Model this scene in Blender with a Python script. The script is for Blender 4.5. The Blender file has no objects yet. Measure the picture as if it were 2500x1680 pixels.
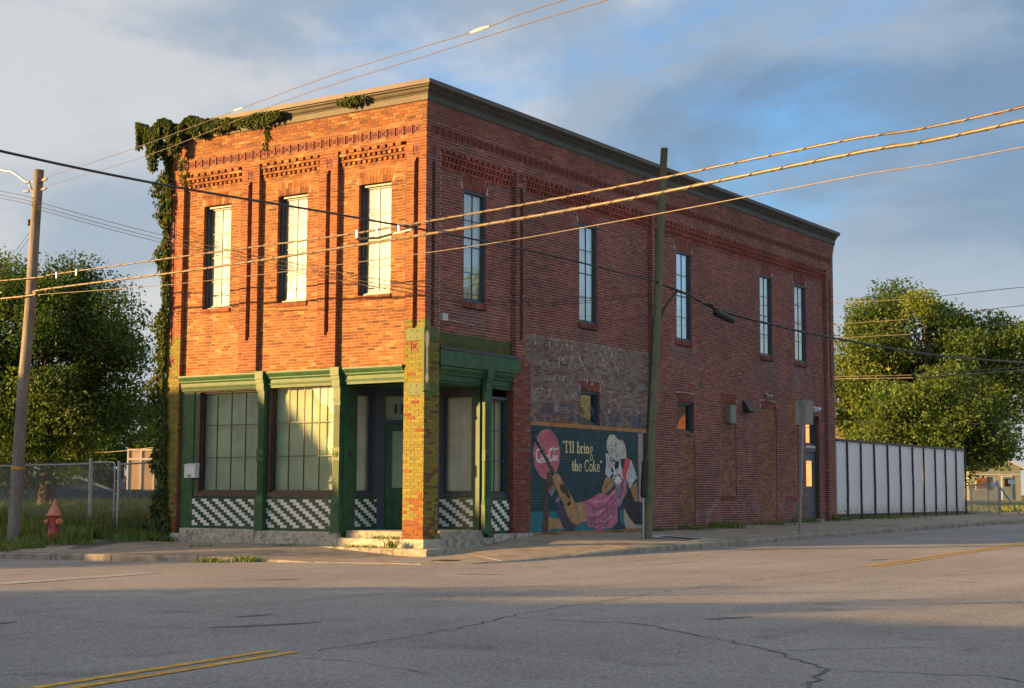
import bpy, math, random
from mathutils import Vector, Matrix
from math import radians, sin, cos, pi, sqrt, atan2

random.seed(11)
R = random.Random(5)
SC = bpy.context.scene
COL = SC.collection

# ------------------------------------------------------------------ camera
cd = bpy.data.cameras.new('camera')
cd.sensor_width = 36.0
cd.lens = 53.42
cd.clip_start = 0.1
cd.clip_end = 6000
cam = bpy.data.objects.new('camera', cd)
COL.objects.link(cam)
CAM = Vector((19.782, -26.065, 1.2254))
yaw, pitch, roll = 0.5915, 0.0970, 0.0044
fw = Vector((-sin(yaw)*cos(pitch), cos(yaw)*cos(pitch), sin(pitch)))
r0 = Vector((cos(yaw), sin(yaw), 0)); u0 = r0.cross(fw)
rr = r0*cos(roll) + u0*sin(roll); uu = u0*cos(roll) - r0*sin(roll)
m = Matrix((rr, uu, -fw)).transposed().to_4x4()
m.translation = CAM
cam.matrix_world = m
SC.camera = cam

# ------------------------------------------------------------------ sky and sun
SUN_EL = radians(6.6); SUN_AZ = radians(180+42.0)        # azimuth clockwise from +Y
SD = Vector((sin(SUN_AZ)*cos(SUN_EL), cos(SUN_AZ)*cos(SUN_EL), sin(SUN_EL)))
W = bpy.data.worlds.new('World'); SC.world = W; W.use_nodes = True
wn = W.node_tree.nodes; wl = W.node_tree.links
def wnode(t, **k):
    n = wn.new(t)
    for a, b in k.items(): setattr(n, a, b)
    return n
sky = wnode('ShaderNodeTexSky', sky_type='NISHITA', sun_disc=False, sun_elevation=SUN_EL, sun_rotation=SUN_AZ,
            air_density=1.0, dust_density=0.6, ozone_density=2.2, altitude=200)
tc = wnode('ShaderNodeTexCoord')
sep = wnode('ShaderNodeSeparateXYZ'); wl.new(tc.outputs['Generated'], sep.inputs[0])
def wmath(op, a, b=None, clamp=False):
    n = wnode('ShaderNodeMath', operation=op); n.use_clamp = clamp
    for i, v in enumerate((a, b)):
        if v is None: continue
        if isinstance(v, (int, float)): n.inputs[i].default_value = v
        else: wl.new(v, n.inputs[i])
    return n.outputs[0]
zz = wmath('ADD', wmath('MAXIMUM', sep.outputs[2], 0.0), 0.42)
cx = wmath('DIVIDE', sep.outputs[0], zz); cy = wmath('DIVIDE', sep.outputs[1], zz)
comb = wnode('ShaderNodeCombineXYZ'); wl.new(cx, comb.inputs[0]); wl.new(cy, comb.inputs[1])
def wnoise(scale, detail, rough, loc, dist=0.0, sc=(1, 1, 1), rot=0.0):
    mp = wnode('ShaderNodeMapping'); mp.inputs['Location'].default_value = loc; mp.inputs['Scale'].default_value = sc
    mp.inputs['Rotation'].default_value = (0, 0, rot)
    wl.new(comb.outputs[0], mp.inputs[0])
    n = wnode('ShaderNodeTexNoise'); n.inputs['Scale'].default_value = scale
    n.inputs['Detail'].default_value = detail; n.inputs['Roughness'].default_value = rough
    n.inputs['Distortion'].default_value = dist
    wl.new(mp.outputs[0], n.inputs['Vector'])
    return n.outputs['Fac']
def wramp(fac, stops):
    n = wnode('ShaderNodeValToRGB'); n.color_ramp.interpolation = 'EASE'
    el = n.color_ramp.elements
    while len(el) < len(stops): el.new(0.5)
    for e, (p, c) in zip(el, stops): e.position = p; e.color = c if len(c) == 4 else (*c, 1)
    wl.new(fac, n.inputs[0]); return n.outputs[0]
SKY_OFF = (21.5, 0.6, 0.0)
big = wnoise(0.85, 9, 0.54, SKY_OFF, 0.5, (1, 1, 1), 0.6)
fine = wnoise(3.2, 8, 0.6, (7.3, 2.2, 0), 0.5, (0.85, 1.25, 1), 0.9)
dens = wmath('ADD', wmath('MULTIPLY', big, 0.64), wmath('MULTIPLY', fine, 0.42))
cov = wramp(dens, [(0.34, (0, 0, 0)), (0.52, (1, 1, 1))])
shade = wnoise(1.5, 9, 0.55, (SKY_OFF[0]+.12, SKY_OFF[1]+.1, 3.0), 0.4, (1, 1, 1), 0.6)
ccol = wramp(shade, [(0.35, (0.23, 0.35, 0.50)), (0.48, (0.47, 0.56, 0.66)), (0.58, (0.88, 0.86, 0.83))])
hz = wmath('POWER', wmath('SUBTRACT', 1.0, wmath('MAXIMUM', sep.outputs[2], 0.0), True), 9.0)
skb = wnode('ShaderNodeMix', data_type='RGBA', blend_type='MULTIPLY'); skb.inputs[0].default_value = 1.0
wl.new(sky.outputs[0], skb.inputs[6]); skb.inputs[7].default_value = (0.22, 0.37, 0.50, 1)
mixc = wnode('ShaderNodeMix', data_type='RGBA'); wl.new(wmath('MULTIPLY', cov, 0.88), mixc.inputs[0])
wl.new(skb.outputs[2], mixc.inputs[6]); wl.new(ccol, mixc.inputs[7])
hmix = wnode('ShaderNodeMix', data_type='RGBA'); wl.new(wmath('MULTIPLY', hz, 0.62), hmix.inputs[0])
wl.new(mixc.outputs[2], hmix.inputs[6]); hmix.inputs[7].default_value = (0.98, 0.86, 0.77, 1)
# golden aureole round the low sun
dt = wnode('ShaderNodeVectorMath', operation='DOT_PRODUCT'); wl.new(tc.outputs['Generated'], dt.inputs[0]); dt.inputs[1].default_value = SD
gl = wmath('POWER', wmath('MAXIMUM', dt.outputs['Value'], 0.0), 38.0)
glow = wnode('ShaderNodeMix', data_type='RGBA', blend_type='ADD'); wl.new(gl, glow.inputs[0]); wl.new(hmix.outputs[2], glow.inputs[6]); glow.inputs[7].default_value = (8.0, 4.6, 1.7, 1)
bg = wn['Background']; wl.new(glow.outputs[2], bg.inputs[0]); bg.inputs[1].default_value = 0.15

sl = bpy.data.lights.new('sun', 'SUN'); sl.energy = 2.6; sl.angle = radians(0.55); sl.color = (1.0, 0.56, 0.19)
so = bpy.data.objects.new('sun', sl); COL.objects.link(so)
so.rotation_mode = 'QUATERNION'; so.rotation_quaternion = SD.to_track_quat('Z', 'Y'); so.location = (0, 0, 60)
SC.view_settings.view_transform = 'Standard'; SC.view_settings.look = 'None'
SC.view_settings.exposure = 2.42; SC.view_settings.gamma = 1.0; SC.view_settings.use_curve_mapping = False
SC.cycles.use_denoising = True
SC.cycles.max_bounces = 6; SC.cycles.transparent_max_bounces = 24
SC.cycles.sample_clamp_indirect = 4.0

# ------------------------------------------------------------------ materials
MATS = {}
class NT:
    def __init__(s, mat): s.n = mat.node_tree.nodes; s.l = mat.node_tree.links; s.pos = None
    def node(s, t, **k):
        n = s.n.new(t)
        for a, b in k.items(): setattr(n, a, b)
        return n
    def inp(s, n, i, v):
        if hasattr(v, 'is_linked'): s.l.new(v, n.inputs[i])
        elif v is not None: n.inputs[i].default_value = v
    def P(s):
        if s.pos is None: s.pos = s.node('ShaderNodeNewGeometry').outputs['Position']
        return s.pos
    def math(s, op, a, b=None, clamp=False):
        n = s.node('ShaderNodeMath', operation=op); n.use_clamp = clamp
        s.inp(n, 0, a); s.inp(n, 1, b); return n.outputs[0]
    def noise(s, scale, detail=5, rough=.6, vec=None, dist=0., sc=None):
        v = vec or s.P()
        if sc:
            mp = s.node('ShaderNodeMapping'); mp.inputs['Scale'].default_value = sc; s.l.new(v, mp.inputs[0]); v = mp.outputs[0]
        n = s.node('ShaderNodeTexNoise'); n.inputs['Scale'].default_value = scale; n.inputs['Detail'].default_value = detail
        n.inputs['Roughness'].default_value = rough; n.inputs['Distortion'].default_value = dist
        s.l.new(v, n.inputs['Vector']); return n.outputs['Fac']
    def ramp(s, fac, a, b, ca=0., cb=1.):
        n = s.node('ShaderNodeMapRange'); n.interpolation_type = 'SMOOTHSTEP'
        s.inp(n, 0, fac); n.inputs[1].default_value = a; n.inputs[2].default_value = b; n.inputs[3].default_value = ca; n.inputs[4].default_value = cb
        return n.outputs[0]
    def mix(s, f, a, b, mode='MIX'):
        n = s.node('ShaderNodeMix', data_type='RGBA', blend_type=mode)
        q = lambda v: (*v, 1) if isinstance(v, tuple) and len(v) == 3 else v
        s.inp(n, 0, f); s.inp(n, 6, q(a)); s.inp(n, 7, q(b))
        return n.outputs[2]
    def attr(s, name='col'):
        return s.node('ShaderNodeAttribute', attribute_name=name).outputs['Color']
    def xyz(s):
        n = s.node('ShaderNodeSeparateXYZ'); s.l.new(s.P(), n.inputs[0]); return n.outputs
def newmat(name):
    m_ = bpy.data.materials.new(name); m_.use_nodes = True; MATS[name] = m_
    t = NT(m_); b = t.n['Principled BSDF']; return m_, t, b
def M(name, col, rough=.7, var=.25, scale=6., bump=0., bscale=80., metal=0., spec=.5, attr=False, dirt=None, dscale=2.5, damt=.5):
    if name in MATS: return MATS[name]
    m_, t, b = newmat(name)
    base = t.attr() if attr else (*col, 1)
    n1 = t.noise(scale, 6, .62)
    f = t.ramp(n1, .3, .7, 1-var, 1+var)
    cc = t.node('ShaderNodeCombineXYZ')
    for i in range(3): t.l.new(f, cc.inputs[i])
    c = t.mix(1., base, cc.outputs[0], 'MULTIPLY')
    if dirt:
        c = t.mix(t.math('MULTIPLY', t.ramp(t.noise(dscale, 7, .68), .48, .66), damt), c, dirt)
    t.l.new(c, b.inputs['Base Color'])
    b.inputs['Roughness'].default_value = rough; b.inputs['Metallic'].default_value = metal
    b.inputs['Specular IOR Level'].default_value = spec
    if bump:
        bn = t.node('ShaderNodeBump'); bn.inputs['Strength'].default_value = bump; bn.inputs['Distance'].default_value = .01
        t.l.new(t.noise(bscale, 4, .6), bn.inputs['Height']); t.l.new(bn.outputs[0], b.inputs['Normal'])
    return m_

# brick: colour per brick in the attribute, soot, salt bloom low on the walls, faint chips
def brick_mat(name, rough=.85):
    m_, t, b = newmat(name)
    x = t.xyz()
    base = t.attr()
    f = t.ramp(t.noise(26, 5, .65), .3, .72, .78, 1.24)
    cc = t.node('ShaderNodeCombineXYZ')
    for i in range(3): t.l.new(f, cc.inputs[i])
    c = t.mix(1., base, cc.outputs[0], 'MULTIPLY')
    big = t.ramp(t.noise(.55, 5, .6), .35, .68, .80, 1.16)
    c3 = t.node('ShaderNodeCombineXYZ')
    for i in range(3): t.l.new(big, c3.inputs[i])
    c = t.mix(1., c, c3.outputs[0], 'MULTIPLY')
    c = t.mix(t.math('MULTIPLY', t.ramp(t.noise(1.3, 6, .62, sc=(1, 1, .45)), .52, .75), .4), c, (.085, .055, .04))
    c = t.mix(t.math('MULTIPLY', t.ramp(t.noise(2.2, 6, .66, sc=(1, 1, .22)), .60, .72), .22), c, (.34, .30, .26))
    low = t.ramp(x[2], .35, 1.7, 1., 0.)
    bl = t.math('MULTIPLY', low, t.ramp(t.noise(2.6, 7, .7), .55, .66))
    c = t.mix(t.math('MULTIPLY', bl, .6), c, (.36, .33, .34))
    gl = t.math('MULTIPLY', t.ramp(x[2], .2, .75, 1., 0.), t.ramp(t.noise(3.1, 5, .6), .42, .6))
    c = t.mix(t.math('MULTIPLY', gl, .6), c, (.06, .06, .045))
    t.l.new(c, b.inputs['Base Color']); b.inputs['Roughness'].default_value = rough
    b.inputs['Specular IOR Level'].default_value = .35
    bn = t.node('ShaderNodeBump'); bn.inputs['Strength'].default_value = .55; bn.inputs['Distance'].default_value = .006
    t.l.new(t.noise(55, 5, .7), bn.inputs['Height']); t.l.new(bn.outputs[0], b.inputs['Normal'])
    return m_
BRICK = brick_mat('brick')
def paint_brick():
    m_, t, b = newmat('painted_brick')
    base = t.attr()
    f = t.ramp(t.noise(30, 5, .65), .3, .72, .72, 1.25)
    cc = t.node('ShaderNodeCombineXYZ')
    for i in range(3): t.l.new(f, cc.inputs[i])
    c = t.mix(1., base, cc.outputs[0], 'MULTIPLY')
    c = t.mix(t.math('MULTIPLY', t.ramp(t.noise(9, 7, .72), .60, .66), .6), c, (.30, .10, .05))
    c = t.mix(t.math('MULTIPLY', t.ramp(t.noise(4, 6, .7), .5, .7), .4), c, (.05, .06, .03))
    t.l.new(c, b.inputs['Base Color']); b.inputs['Roughness'].default_value = .8; b.inputs['Specular IOR Level'].default_value = .3
    bn = t.node('ShaderNodeBump'); bn.inputs['Strength'].default_value = .6; bn.inputs['Distance'].default_value = .006
    t.l.new(t.noise(45, 5, .7), bn.inputs['Height']); t.l.new(bn.outputs[0], b.inputs['Normal'])
    return m_
PBRICK = paint_brick()
M('mortar', (.46, .40, .33), .95, .3, 14, .4, 90, attr=True, dirt=(.12, .1, .08), damt=.35)
M('terracotta', (.19, .052, .033), .7, .35, 14, .4, 70, attr=False, dirt=(.12, .05, .035), dscale=6)
M('slate', (.045, .062, .078), .42, .18, 9, .15, 60)
M('trim_green', (.034, .105, .046), .5, .25, 5, .22, 45, spec=.32, dirt=(.05, .09, .05), dscale=5, damt=.4)
M('sign_green', (.10, .14, .055), .6, .15, 8, .1, 60, spec=.25)
M('cornice', (.055, .050, .033), .6, .25, 4, .15, 40, dirt=(.05, .055, .05), damt=.5)
M('coping', (.10, .082, .072), .6, .2, 3, .1, 30)
M('flashing', (.05, .045, .065), .5, .2, 6)
M('sill_wood', (.07, .045, .035), .5, .25, 9, .2, 60)
M('concrete', (.36, .335, .27), .9, .3, 5, .6, 55, dirt=(.11, .115, .075), dscale=5.5, damt=.8)
M('granite', (.47, .44, .36), .85, .3, 10, .6, 70, dirt=(.12, .12, .07), dscale=9, damt=.7)
M('sidewalk', (.33, .28, .215), .92, .22, 3, .9, 70, dirt=(.15, .135, .11), dscale=1.2, damt=.5)
M('kerb', (.31, .28, .225), .92, .25, 4, .6, 90, dirt=(.13, .12, .08), dscale=3.5, damt=.6)
M('white_tile', (.78, .78, .75), .22, .12, 7, 0, attr=False, dirt=(.42, .40, .35), dscale=3, damt=.4)
M('green_tile', (.03, .085, .05), .25, .3, 9, dirt=(.05, .06, .035), dscale=4, damt=.4)
M('grout', (.30, .29, .27), .9, .2, 30)
M('cloth', (.84, .82, .70), .95, .08, 2.5, dirt=(.62, .62, .53), dscale=.9, damt=.5)
M('paper', (.56, .57, .43), .95, .14, 1.6, dirt=(.44, .47, .36), dscale=1.4, damt=.5)
M('dark_room', (.012, .012, .012), .9, .1)
M('roofing', (.09, .09, .09), .9, .2)
M('white_paint', (.70, .72, .74), .5, .06, 4)
M('black_metal', (.012, .013, .015), .45, .2)
M('galvanised', (.38, .40, .41), .38, .18, 14, metal=.7)
M('sign_back', (.30, .29, .25), .5, .15, 3, metal=.3, dirt=(.2, .19, .16), damt=.4)
M('wire_dark', (.02, .02, .022), .5, .2)
M('wire_gold', (.21, .175, .13), .5, .2, 20, metal=.4)
M('porcelain', (.62, .62, .58), .25, .1)
M('rubber', (.012, .012, .014), .55, .2, 12)
M('hydrant_red', (.52, .075, .07), .5, .3, 10, .3, 60, dirt=(.16, .03, .03), dscale=12)
M('hydrant_orange', (.72, .26, .16), .5, .3, 10, .3, 60, dirt=(.3, .08, .05), dscale=12)
M('yellow_paint', (.66, .36, .02), .7, .25, 8, .4, 150, dirt=(.2, .16, .09), dscale=9, damt=.75)
M('faded_white', (.42, .41, .38), .8, .2, 8, .4, 150, dirt=(.2, .2, .19), dscale=7, damt=.85)
M('crack', (.12, .115, .11), .9, .2)
M('iron', (.035, .033, .03), .55, .3, 12, .4, 60)
M('siding', (.27, .30, .25), .7, .12, 2)
M('siding_blue', (.16, .22, .22), .75, .15, 2)
M('shingle', (.045, .05, .065), .9, .3, 9, .5, 30)
M('shingle_brown', (.16, .10, .07), .9, .3, 9, .5, 30)
M('trim_white', (.55, .53, .48), .6, .1)
M('fence_blue', (.055, .085, .11), .8, .25, 3)
M('stone', (.30, .26, .20), .85, .3, 5, .5, 20)
M('turf', (.085, .115, .034), .95, .35, 3, .4, 30)
M('soil', (.10, .085, .05), .95, .3, 2, .4, 30)
M('bark', (.085, .065, .05), .9, .35, 9, .7, 30)
M('bark_pale', (.26, .19, .13), .9, .35, 7, .6, 25)
M('litter', (.75, .76, .78), .5, .08)
M('plaster', (.45, .36, .24), .8, .1, 2)
def wood_mat(name, c1, c2):
    m_, t, b = newmat(name)
    f = t.noise(7, 7, .7, sc=(6, 6, .35))
    g = t.noise(1.1, 4, .6)
    c = t.mix(t.ramp(f, .35, .65), c1, c2); c = t.mix(t.math('MULTIPLY', t.ramp(g, .45, .7), .4), c, tuple(v*.45 for v in c1))
    t.l.new(c, b.inputs['Base Color']); b.inputs['Roughness'].default_value = .85
    bn = t.node('ShaderNodeBump'); bn.inputs['Strength'].default_value = .7; bn.inputs['Distance'].default_value = .01
    t.l.new(f, bn.inputs['Height']); t.l.new(bn.outputs[0], b.inputs['Normal'])
wood_mat('pole_grey', (.16, .145, .13), (.30, .27, .23))
wood_mat('pole_green', (.10, .115, .065), (.17, .18, .105))
def glass_mat(name, tint, k, wav=.0):
    m_, t, b = newmat(name)
    t.n.remove(b)
    out = t.n['Material Output']
    tr = t.node('ShaderNodeBsdfTransparent'); tr.inputs[0].default_value = (*tint, 1)
    gl = t.node('ShaderNodeBsdfGlossy'); gl.inputs['Roughness'].default_value = .015; gl.inputs[0].default_value = (.95, .97, 1, 1)
    lw = t.node('ShaderNodeLayerWeight'); f5 = t.math('POWER', lw.outputs['Facing'], 5.0); fr = t.math('ADD', t.math('MULTIPLY', f5, .92), .045)
    bn = t.node('ShaderNodeBump'); bn.inputs['Strength'].default_value = wav; bn.inputs['Distance'].default_value = .02
    t.l.new(t.noise(1.6, 2, .5), bn.inputs['Height'])
    t.l.new(bn.outputs[0], gl.inputs['Normal'])
    mx = t.node('ShaderNodeMixShader')
    t.l.new(t.math('MULTIPLY', fr, k, True), mx.inputs[0])
    t.l.new(tr.outputs[0], mx.inputs[1]); t.l.new(gl.outputs[0], mx.inputs[2]); t.l.new(mx.outputs[0], out.inputs[0])
glass_mat('glass', (.92, .95, .94), 2.6, .05)
glass_mat('glass_low', (.90, .95, .92), 1.2, .08)
glass_mat('glass_dark', (.30, .36, .35), 3.0, .05)  # dark tint stands in for the unlit room behind the low windows
glass_mat('glass_mirror', (.45, .5, .5), 7.0, .03)
def leaf_mat(name, tr=.35):
    m_, t, b = newmat(name)
    out = t.n['Material Output']
    a = t.attr()
    t.l.new(a, b.inputs['Base Color']); b.inputs['Roughness'].default_value = .5; b.inputs['Specular IOR Level'].default_value = .4
    tl = t.node('ShaderNodeBsdfTranslucent'); c2 = t.mix(1., a, (1.5, 1.35, .5), 'MULTIPLY'); t.l.new(c2, tl.inputs[0])
    mx = t.node('ShaderNodeMixShader'); mx.inputs[0].default_value = tr
    t.l.new(b.outputs[0], mx.inputs[1]); t.l.new(tl.outputs[0], mx.inputs[2]); t.l.new(mx.outputs[0], out.inputs[0])
leaf_mat('leaf'); leaf_mat('grass', .3)
def panel_mat():
    m_, t, b = newmat('white_panel'); out = t.n['Material Output']; x = t.xyz()
    c = t.mix(t.math('MULTIPLY', t.ramp(t.noise(1.6, 7, .66), .5, .7), .35), (.92, .93, .95), (.74, .73, .70))
    c = t.mix(t.math('MULTIPLY', t.ramp(x[2], 1.0, .5), t.ramp(t.noise(5, 6, .7), .35, .65)), c, (.50, .47, .42))
    t.l.new(c, b.inputs['Base Color']); b.inputs['Roughness'].default_value = .4
    tl = t.node('ShaderNodeBsdfTranslucent'); tl.inputs[0].default_value = (.8, .8, .8, 1); mx = t.node('ShaderNodeMixShader'); mx.inputs[0].default_value = .22
    t.l.new(b.outputs[0], mx.inputs[1]); t.l.new(tl.outputs[0], mx.inputs[2]); t.l.new(mx.outputs[0], out.inputs[0])
panel_mat()
def asphalt():
    m_, t, b = newmat('asphalt')
    base = t.mix(t.ramp(t.noise(.22, 6, .6), .35, .68), (.30, .285, .268), (.385, .365, .342))
    base = t.mix(t.math('MULTIPLY', t.ramp(t.noise(1.1, 7, .7, sc=(1., .35, 1)), .52, .70), .5), base, (.215, .205, .195))
    base = t.mix(t.math('MULTIPLY', t.ramp(t.noise(.5, 5, .6, sc=(3., .16, 1)), .5, .68), .35), base, (.235, .222, .208))
    base = t.mix(t.math('MULTIPLY', t.ramp(t.noise(.9, 4, .5), .62, .72), .45), base, (.15, .145, .14))
    sp = t.noise(38, 5, .75)
    base = t.mix(t.ramp(sp, .54, .66), base, (.62, .58, .52)); base = t.mix(t.ramp(sp, .46, .36), base, (.10, .10, .10))
    t.l.new(base, b.inputs['Base Color']); b.inputs['Roughness'].default_value = .9; b.inputs['Specular IOR Level'].default_value = .25
    bn = t.node('ShaderNodeBump'); bn.inputs['Strength'].default_value = .9; bn.inputs['Distance'].default_value = .022
    t.l.new(t.noise(60, 5, .75), bn.inputs['Height']); t.l.new(bn.outputs[0], b.inputs['Normal'])
asphalt()
# faded wall paint: eaten away so that the brick below shows through
def ghost_mat(name, col, lo, hi, sc=9):
    m_, t, b = newmat(name); out = t.n['Material Output']
    b.inputs['Base Color'].default_value = (*col, 1); b.inputs['Roughness'].default_value = .9
    tr = t.node('ShaderNodeBsdfTransparent'); mx = t.node('ShaderNodeMixShader')
    k = t.ramp(t.noise(sc, 7, .75), lo, hi)
    t.l.new(k, mx.inputs[0]); t.l.new(tr.outputs[0], mx.inputs[1]); t.l.new(b.outputs[0], mx.inputs[2]); t.l.new(mx.outputs[0], out.inputs[0])
ghost_mat('ghost_white', (.44, .42, .39), .46, .60, 7)
ghost_mat('ghost_blue', (.10, .12, .17), .50, .62, 5)
ghost_mat('ghost_tan', (.38, .33, .26), .43, .60, 6)
# wall paint on brick: courses still read through it
def mural_mat(name, col, var=.22):
    m_, t, b = newmat('paint_'+name)
    x = t.xyz()
    zf = t.math('FRACT', t.math('DIVIDE', x[2], .0677))
    jt = t.math('MAXIMUM', t.ramp(zf, .10, .04), t.ramp(zf, .92, .97))
    f = t.ramp(t.noise(5, 6, .65), .3, .7, 1-var, 1+var)
    cc = t.node('ShaderNodeCombineXYZ')
    for i in range(3): t.l.new(f, cc.inputs[i])
    c = t.mix(1., (*col, 1), cc.outputs[0], 'MULTIPLY')
    br = t.noise(3.4, 7, .68, sc=(1, 1.3, 3.2), dist=.8)
    c = t.mix(t.math('MULTIPLY', t.ramp(br, .50, .68), .45), c, tuple(v*.45 for v in col)); c = t.mix(t.math('MULTIPLY', t.ramp(br, .46, .32), .30), c, tuple(min(.8, v*1.5+.03) for v in col))
    c = t.mix(t.math('MULTIPLY', jt, t.ramp(t.noise(3, 5, .7), .4, .65, .0, .30)), c, (.45, .45, .42))
    c = t.mix(t.math('MULTIPLY', t.ramp(t.noise(14, 6, .75), .62, .68), .4), c, (.26, .17, .14))
    t.l.new(c, b.inputs['Base Color']); b.inputs['Roughness'].default_value = .7
    bn = t.node('ShaderNodeBump'); bn.inputs['Strength'].default_value = .6; bn.inputs['Distance'].default_value = .008; bn.invert = True
    t.l.new(jt, bn.inputs['Height']); t.l.new(bn.outputs[0], b.inputs['Normal'])
    return m_

# ------------------------------------------------------------------ object helpers
WM = {}
class MB:
    def __init__(s): s.v = []; s.f = []; s.mi = []; s.c = []
    def quad(s, a, b, c, d, mi=0, col=(1, 1, 1)):
        n = len(s.v); s.v += [tuple(a), tuple(b), tuple(c), tuple(d)]; s.f.append((n, n+1, n+2, n+3)); s.mi.append(mi); s.c.append(col); return s
    def poly(s, pts, mi=0, col=(1, 1, 1)):
        n = len(s.v); s.v += [tuple(p) for p in pts]; s.f.append(tuple(range(n, n+len(pts)))); s.mi.append(mi); s.c.append(col); return s
    def hexa(s, p, mi=0, col=(1, 1, 1), skip=()):
        n = len(s.v); s.v += [tuple(q) for q in p]
        for i, f in enumerate(((0, 3, 2, 1), (4, 5, 6, 7), (0, 1, 5, 4), (1, 2, 6, 5), (2, 3, 7, 6), (3, 0, 4, 7))):
            if i in skip: continue
            s.f.append(tuple(n+k for k in f)); s.mi.append(mi); s.c.append(col)
        return s
    def box(s, x0, x1, y0, y1, z0, z1, mi=0, col=(1, 1, 1), skip=()):
        return s.hexa([(x0, y0, z0), (x1, y0, z0), (x1, y1, z0), (x0, y1, z0), (x0, y0, z1), (x1, y0, z1), (x1, y1, z1), (x0, y1, z1)], mi, col, skip)
    def tube(s, pts, rad, n=8, mi=0, col=(1, 1, 1), caps=True):
        pts = [Vector(p) for p in pts]; rings = []
        for i, p in enumerate(pts):
            a = pts[max(i-1, 0)]; b = pts[min(i+1, len(pts)-1)]; d = (b-a).normalized()
            h = Vector((0, 0, 1)) if abs(d.z) < .9 else Vector((1, 0, 0))
            e1 = d.cross(h).normalized(); e2 = d.cross(e1)
            r = rad[i] if isinstance(rad, (list, tuple)) else rad
            k = len(s.v); s.v += [tuple(p+e1*(r*cos(2*pi*j/n))+e2*(r*sin(2*pi*j/n))) for j in range(n)]; rings.append(k)
        for a, b in zip(rings, rings[1:]):
            for j in range(n):
                s.f.append((a+j, a+(j+1) % n, b+(j+1) % n, b+j)); s.mi.append(mi); s.c.append(col)
        if caps:
            s.f.append(tuple(rings[0]+j for j in range(n))); s.mi.append(mi); s.c.append(col)
            s.f.append(tuple(rings[-1]+j for j in reversed(range(n)))); s.mi.append(mi); s.c.append(col)
        return s
    def lathe(s, base, prof, n=16, mi=0, axis=None, col=(1, 1, 1)):
        B = Vector(base); ax = Vector(axis or (0, 0, 1)).normalized()
        h = Vector((1, 0, 0)) if abs(ax.x) < .9 else Vector((0, 1, 0))
        e1 = ax.cross(h).normalized(); e2 = ax.cross(e1); rings = []
        for r, z in prof:
            k = len(s.v); s.v += [tuple(B+ax*z+e1*(r*cos(2*pi*j/n))+e2*(r*sin(2*pi*j/n))) for j in range(n)]; rings.append(k)
        for a, b in zip(rings, rings[1:]):
            for j in range(n):
                s.f.append((a+j, a+(j+1) % n, b+(j+1) % n, b+j)); s.mi.append(mi); s.c.append(col)
        s.f.append(tuple(rings[0]+j for j in reversed(range(n)))); s.mi.append(mi); s.c.append(col)
        s.f.append(tuple(rings[-1]+j for j in range(n))); s.mi.append(mi); s.c.append(col)
        return s
    def mesh(s, name, mats, smooth=False):
        me = bpy.data.meshes.new(name); me.from_pydata(s.v, [], s.f)
        for m_ in mats: me.materials.append(MATS[m_] if isinstance(m_, str) else m_)
        me.polygons.foreach_set('material_index', s.mi)
        if any(c != (1, 1, 1) for c in s.c):
            at = me.color_attributes.new('col', 'FLOAT_COLOR', 'CORNER'); buf = []
            for f, c in zip(s.f, s.c): buf += [c[0], c[1], c[2], 1.0]*len(f)
            at.data.foreach_set('color', buf)
        if smooth: me.polygons.foreach_set('use_smooth', [True]*len(s.f))
        me.update(); return me
    def build(s, name, mats, parent=None, smooth=False, kind=None):
        o = bpy.data.objects.new(name, s.mesh(name, mats if isinstance(mats, (list, tuple)) else [mats], smooth))
        COL.objects.link(o); WM[o] = Matrix()
        if parent: setp(o, parent)
        if kind: o['kind'] = kind
        return o
def setp(o, p):
    o.parent = p; o.matrix_parent_inverse = WM[p].inverted()
def place(name, me, loc, parent=None, rot=None, scale=None):
    o = bpy.data.objects.new(name, me); COL.objects.link(o)
    mm = Matrix.Translation(loc)
    if rot is not None: mm = mm @ rot
    if scale is not None: mm = mm @ Matrix.Diagonal((*scale, 1))
    o.matrix_basis = mm; WM[o] = mm
    if parent: setp(o, parent)
    return o
def tag(o, label, cat, group=None):
    o['label'] = label; o['category'] = cat
    if group: o['group'] = group
    return o
def thing(name, loc, label, cat, group=None):
    o = bpy.data.objects.new(name, None); COL.objects.link(o); o.location = loc; o.empty_display_size = .2
    WM[o] = Matrix.Translation(loc); return tag(o, label, cat, group)
def struct(o): o['kind'] = 'structure'; return o
def textmesh(s, size, mat, name, sx=1., bold=0.):
    cu = bpy.data.curves.new('t', 'FONT'); cu.body = s; cu.size = size; cu.offset = bold; cu.resolution_u = 3
    o = bpy.data.objects.new('t', cu); COL.objects.link(o)
    dg = bpy.context.evaluated_depsgraph_get(); me = bpy.data.meshes.new_from_object(o.evaluated_get(dg))
    bpy.data.objects.remove(o); bpy.data.curves.remove(cu)
    for v in me.vertices: v.co.x *= sx
    me.name = name; me.materials.clear(); me.materials.append(MATS[mat] if isinstance(mat, str) else mat); return me
FR = lambda u, d, z: (u, -d, z)          # front facade: u = x, outward = -y
SI = lambda u, d, z: (d, u, z)           # side facade:  u = y, outward = +x
def fbox(mb, F, ua, ub, da, db, za, zb, mi=0, col=(1, 1, 1), skip=()):
    p = [F(ua, db, za), F(ub, db, za), F(ub, da, za), F(ua, da, za), F(ua, db, zb), F(ub, db, zb), F(ub, da, zb), F(ua, da, zb)]
    return mb.hexa(p, mi, col, skip)

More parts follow.
